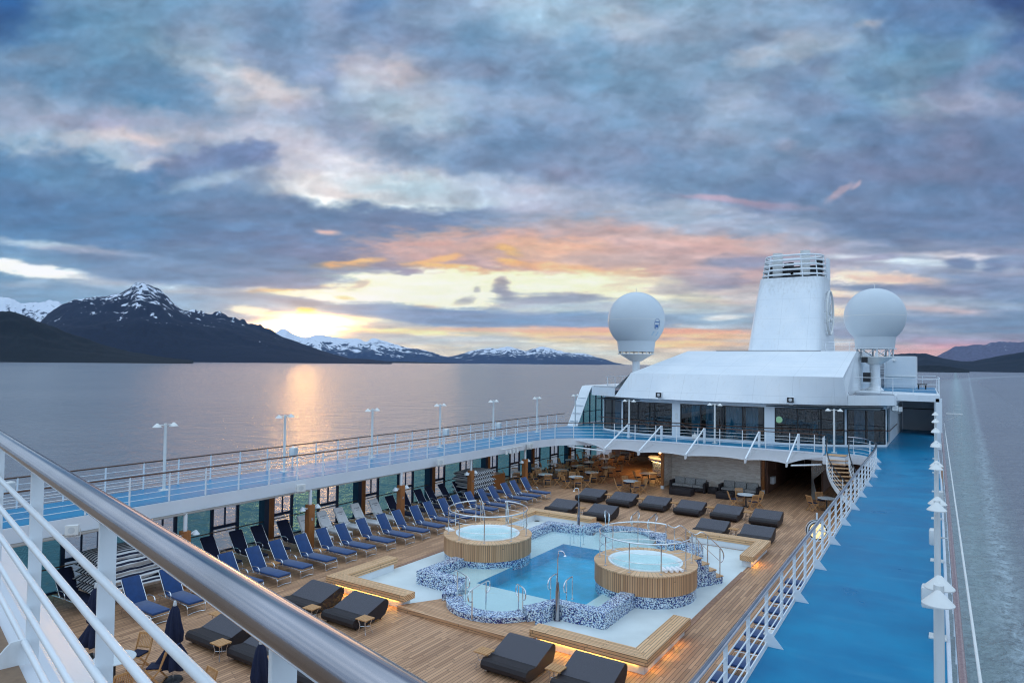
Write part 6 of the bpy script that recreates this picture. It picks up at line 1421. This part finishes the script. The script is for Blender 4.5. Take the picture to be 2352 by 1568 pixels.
# ------------------------------------------------------------------ radomes
def radome(label, x, y, zc, r, zneck, zplat, zbase, truss, mark=False):
    t = thing('radome', label, 'radome', (x, y, zbase), 0, 'large white satellite radomes')
    prof = []
    rn = r*.62
    for k in range(31):
        a = math.pi/2-k/30*(math.pi/2+math.acos(rn/r)*.93); prof.append((r*math.cos(a), zc-zbase+r*math.sin(a)))
    prof += [(rn*1.01, zneck-zbase+.15), (rn, zneck-zbase-.0)]
    obj('dome', MB().lathe(prof, 64), M['radome'], t, True, autos=30)
    obj('seam', MB().lathe([(r*1.001,zc-zbase+.02),(r*1.004,zc-zbase),(r*1.001,zc-zbase-.02)], 64), M['cream'], t, True)
    obj('lightning_rod', MB().tube([(0,0,zc-zbase+r),(0,0,zc-zbase+r+.25)], .02, 6).lathe([(0,.03),(.06,.0),(0,-.02)], 10, (0,0,zc-zbase+r+.27)), M['cream'], t, True)
    zp = zplat-zbase
    obj('platform', MB().lathe([(0,zp+.05),(rn*1.05,zp+.05),(rn*1.05,zp),(rn*.9,zp-.02),(.42,zp-.55),(0,zp-.55)], 28), M['cream'], t, True, autos=20)
    obj('mast', MB().lathe([(.36,zp-.3),(.36,.35),(.62,.02),(.62,0)] if truss else [(.30,zp-.3),(.30,0)], 28), M['white'], t, True, autos=25)
    if truss:
        mb = MB()
        for k in range(8):
            a = 2*math.pi*k/8+.2; q = (rn*.92*math.cos(a), rn*.92*math.sin(a)); mb.tube([(q[0],q[1],zp+.05),(q[0],q[1],zneck-zbase)], .07, 6)
            b = a+2*math.pi/8; mb.tube([(q[0],q[1],zp+.05),(rn*.92*math.cos(b),rn*.92*math.sin(b),zneck-zbase)], .035, 6)
        obj('truss', mb, M['white'], t, True)
        obj('neck_flange', MB().lathe([(rn*1.1,zneck-zbase),(rn*1.1,zneck-zbase-.06),(0,zneck-zbase-.06)], 40), M['white'], t, True, autos=20)
    else:
        mb = MB()
        for k in range(12): a = 2*math.pi*k/12; mb.tube([(rn*.95*math.cos(a),rn*.95*math.sin(a),zp+.05),(rn*.95*math.cos(a),rn*.95*math.sin(a),zneck-zbase)], .05, 6)
        obj('truss', mb, M['cream'], t, True)
    if mark:
        m1 = MB(); m2 = MB(); a0 = R(-22); e0 = R(-10)
        def P(u, v, g=1.004): a = a0+u/r; e = e0+v/r; return (r*g*math.cos(e)*math.cos(a), r*g*math.cos(e)*math.sin(a), zc-zbase+r*g*math.sin(e))
        m1.tube([P(.30*math.cos(2*math.pi*k/24), .42*math.sin(2*math.pi*k/24)) for k in range(24)], .012, 5, closed=True)
        m1.add([P(-.2,-.05),P(.2,-.05),P(.12,-.3),P(0,-.22),P(-.1,-.38)], [(0,1,2,3,4)]); m1.add([P(-.22,.12),P(.22,.12),P(.22,.2),P(-.22,.2)], [(0,1,2,3)])
        m2.add([P(-.3,-.95),P(.35,-.95),P(.45,-.62),P(-.2,-.62)], [(0,1,2,3)])
        obj('marking', m1, M['markblue'], t); obj('marking', m2, M['markcyan'], t)
M['radome'] = pm('radome_shell', (.55,.60,.64), .38, var=.03, scale=.4); M['markblue'] = pm('blue_marking', (.03,.12,.34), .4); M['markcyan'] = pm('pale_blue_marking', (.12,.38,.62), .4)
radome('white ball radome on a slim mast left of the funnel, with a blue mark', -21.55, 51.6, 11.9, 2.28, 9.35, 9.15, 6.3, False, True)
radome('white ball radome on a thick ladder mast right of the funnel', -5.07, 58.2, 12.2, 2.12, 9.78, 9.1, 6.6, True)
# ------------------------------------------------------------------ the upper deck the camera stands on
FD = 6.83; P1 = Vector((-3.997, 1.627, 0)); ST = Vector((1.407, -.349, 0)); dn = ST.normalized(); nr = Vector((-dn.y, dn.x, 0))   # nr points outwards (away from camera)
def rl(k, o=0., z=0.): p = P1+ST*k+nr*o; return (p.x, p.y, z)
K0, K1 = -7., 3.2
def strip(o0, o1, z0, z1): return MB().prism([rl(K0,o0)[:2], rl(K1,o0)[:2], rl(K1,o1)[:2], rl(K0,o1)[:2]], z0, z1)
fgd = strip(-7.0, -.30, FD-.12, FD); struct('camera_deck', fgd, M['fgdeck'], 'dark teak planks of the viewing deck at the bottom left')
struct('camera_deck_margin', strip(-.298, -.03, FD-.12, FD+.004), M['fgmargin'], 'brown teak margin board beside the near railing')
struct('camera_deck_edge', strip(-.028, .10, FD-.35, FD-.02), M['bluish_white'], 'white edge under the near railing')
mb = MB(); a = [rl(K0,.101,FD-.12), rl(K1,.101,FD-.12), rl(K1,.50,FD-.42), rl(K0,.50,FD-.42)]; mb.ext(a, (0,0,-.3)); o = obj('overhang_panel', mb, M['white']); tag(o, 'white sloping overhang panel outside the near railing', 'panel')
fr_ = thing('near_railing', 'near white railing with thick shiny steel handrail crossing the lower left', 'railing', rl(0,0,FD))
hpth = [rl(K0+i*(K1-K0)/40, .0, 7.865) for i in range(41)]
obj('handrail', MB().tube(hpth, .046, 28), M['brushed'], fr_, True, True)
for z in (6.945, 7.115, 7.285, 7.455, 7.625): obj('rail_bar', MB().tube([rl(K0,-.010,z), rl(K1,-.010,z)], .0145, 14), M['white'], fr_, True, True)
pp_ = None
for k in range(-7, 4):
    ang = math.atan2(ST.y, ST.x)
    if pp_ is None: pp_ = obj('post', MB().box(-.008,.008,-.004,.054,0,1.0), M['white'], fr_, bevel=.003); o = pp_
    else: o = pp_.copy(); C.objects.link(o); o.parent = fr_
    o.location = Vector(rl(k,0,FD))-fr_.location; o.rotation_euler = (0,0,ang)
    g = MB().ext([(-.007,-.003,.0),(-.007,-.15,.0),(-.007,-.16,.012),(-.007,-.09,.10),(-.007,-.065,.125),(-.007,-.003,.13)], (.014,0,0)) if k == -7 else None
    if g: gu = obj('gusset', g, M['white'], fr_)
    else: gu2 = gu.copy(); C.objects.link(gu2); gu2.parent = fr_; gu2.location = o.location; gu2.rotation_euler = o.rotation_euler
    if k == -7: gu.location = o.location; gu.rotation_euler = o.rotation_euler
o = obj('brace_pipe', MB().tube(smooth_path([rl(1.0,.03,6.75), rl(1.35,.12,6.62), rl(2.3,.3,6.3)],1), .022, 10), M['white'], None, True); tag(o, 'white brace pipe running out below the near railing', 'pipe')
o = obj('screen_panel', MB().box(-2.9,-2.84,-.0,.01,0,.01), M['white']) if False else None
# small white chairs and a table beneath the right railing
t = thing('white_chair', 'white chair under the right promenade, seen through the railing', 'chair', (-4.6, 21.6, 0), R(180), 'white chairs under the right promenade')
obj('seat', MB().rbox((0,0,.42), (.24,.24,.02), r=.015), M['cream'], t); obj('backrest', MB().bar((-.22,-.2,.42),(-.32,-.2,.85),.03,.03).bar((-.22,.2,.42),(-.32,.2,.85),.03,.03).bar((-.32,-.22,.84),(-.32,.22,.84),.03,.08).bar((-.28,-.2,.65),(-.28,.2,.65),.03,.06), M['cream'], t)
for a in (-1,1):
    for b in (-1,1): obj('leg', MB().bar((a*.2,b*.2,.42),(a*.24,b*.22,0),.03,.03,(1,0,0)), M['cream'], t)
dup(t, (-4.9,39.6,0), R(120), 'white chair behind the right railing near the curved stairs')
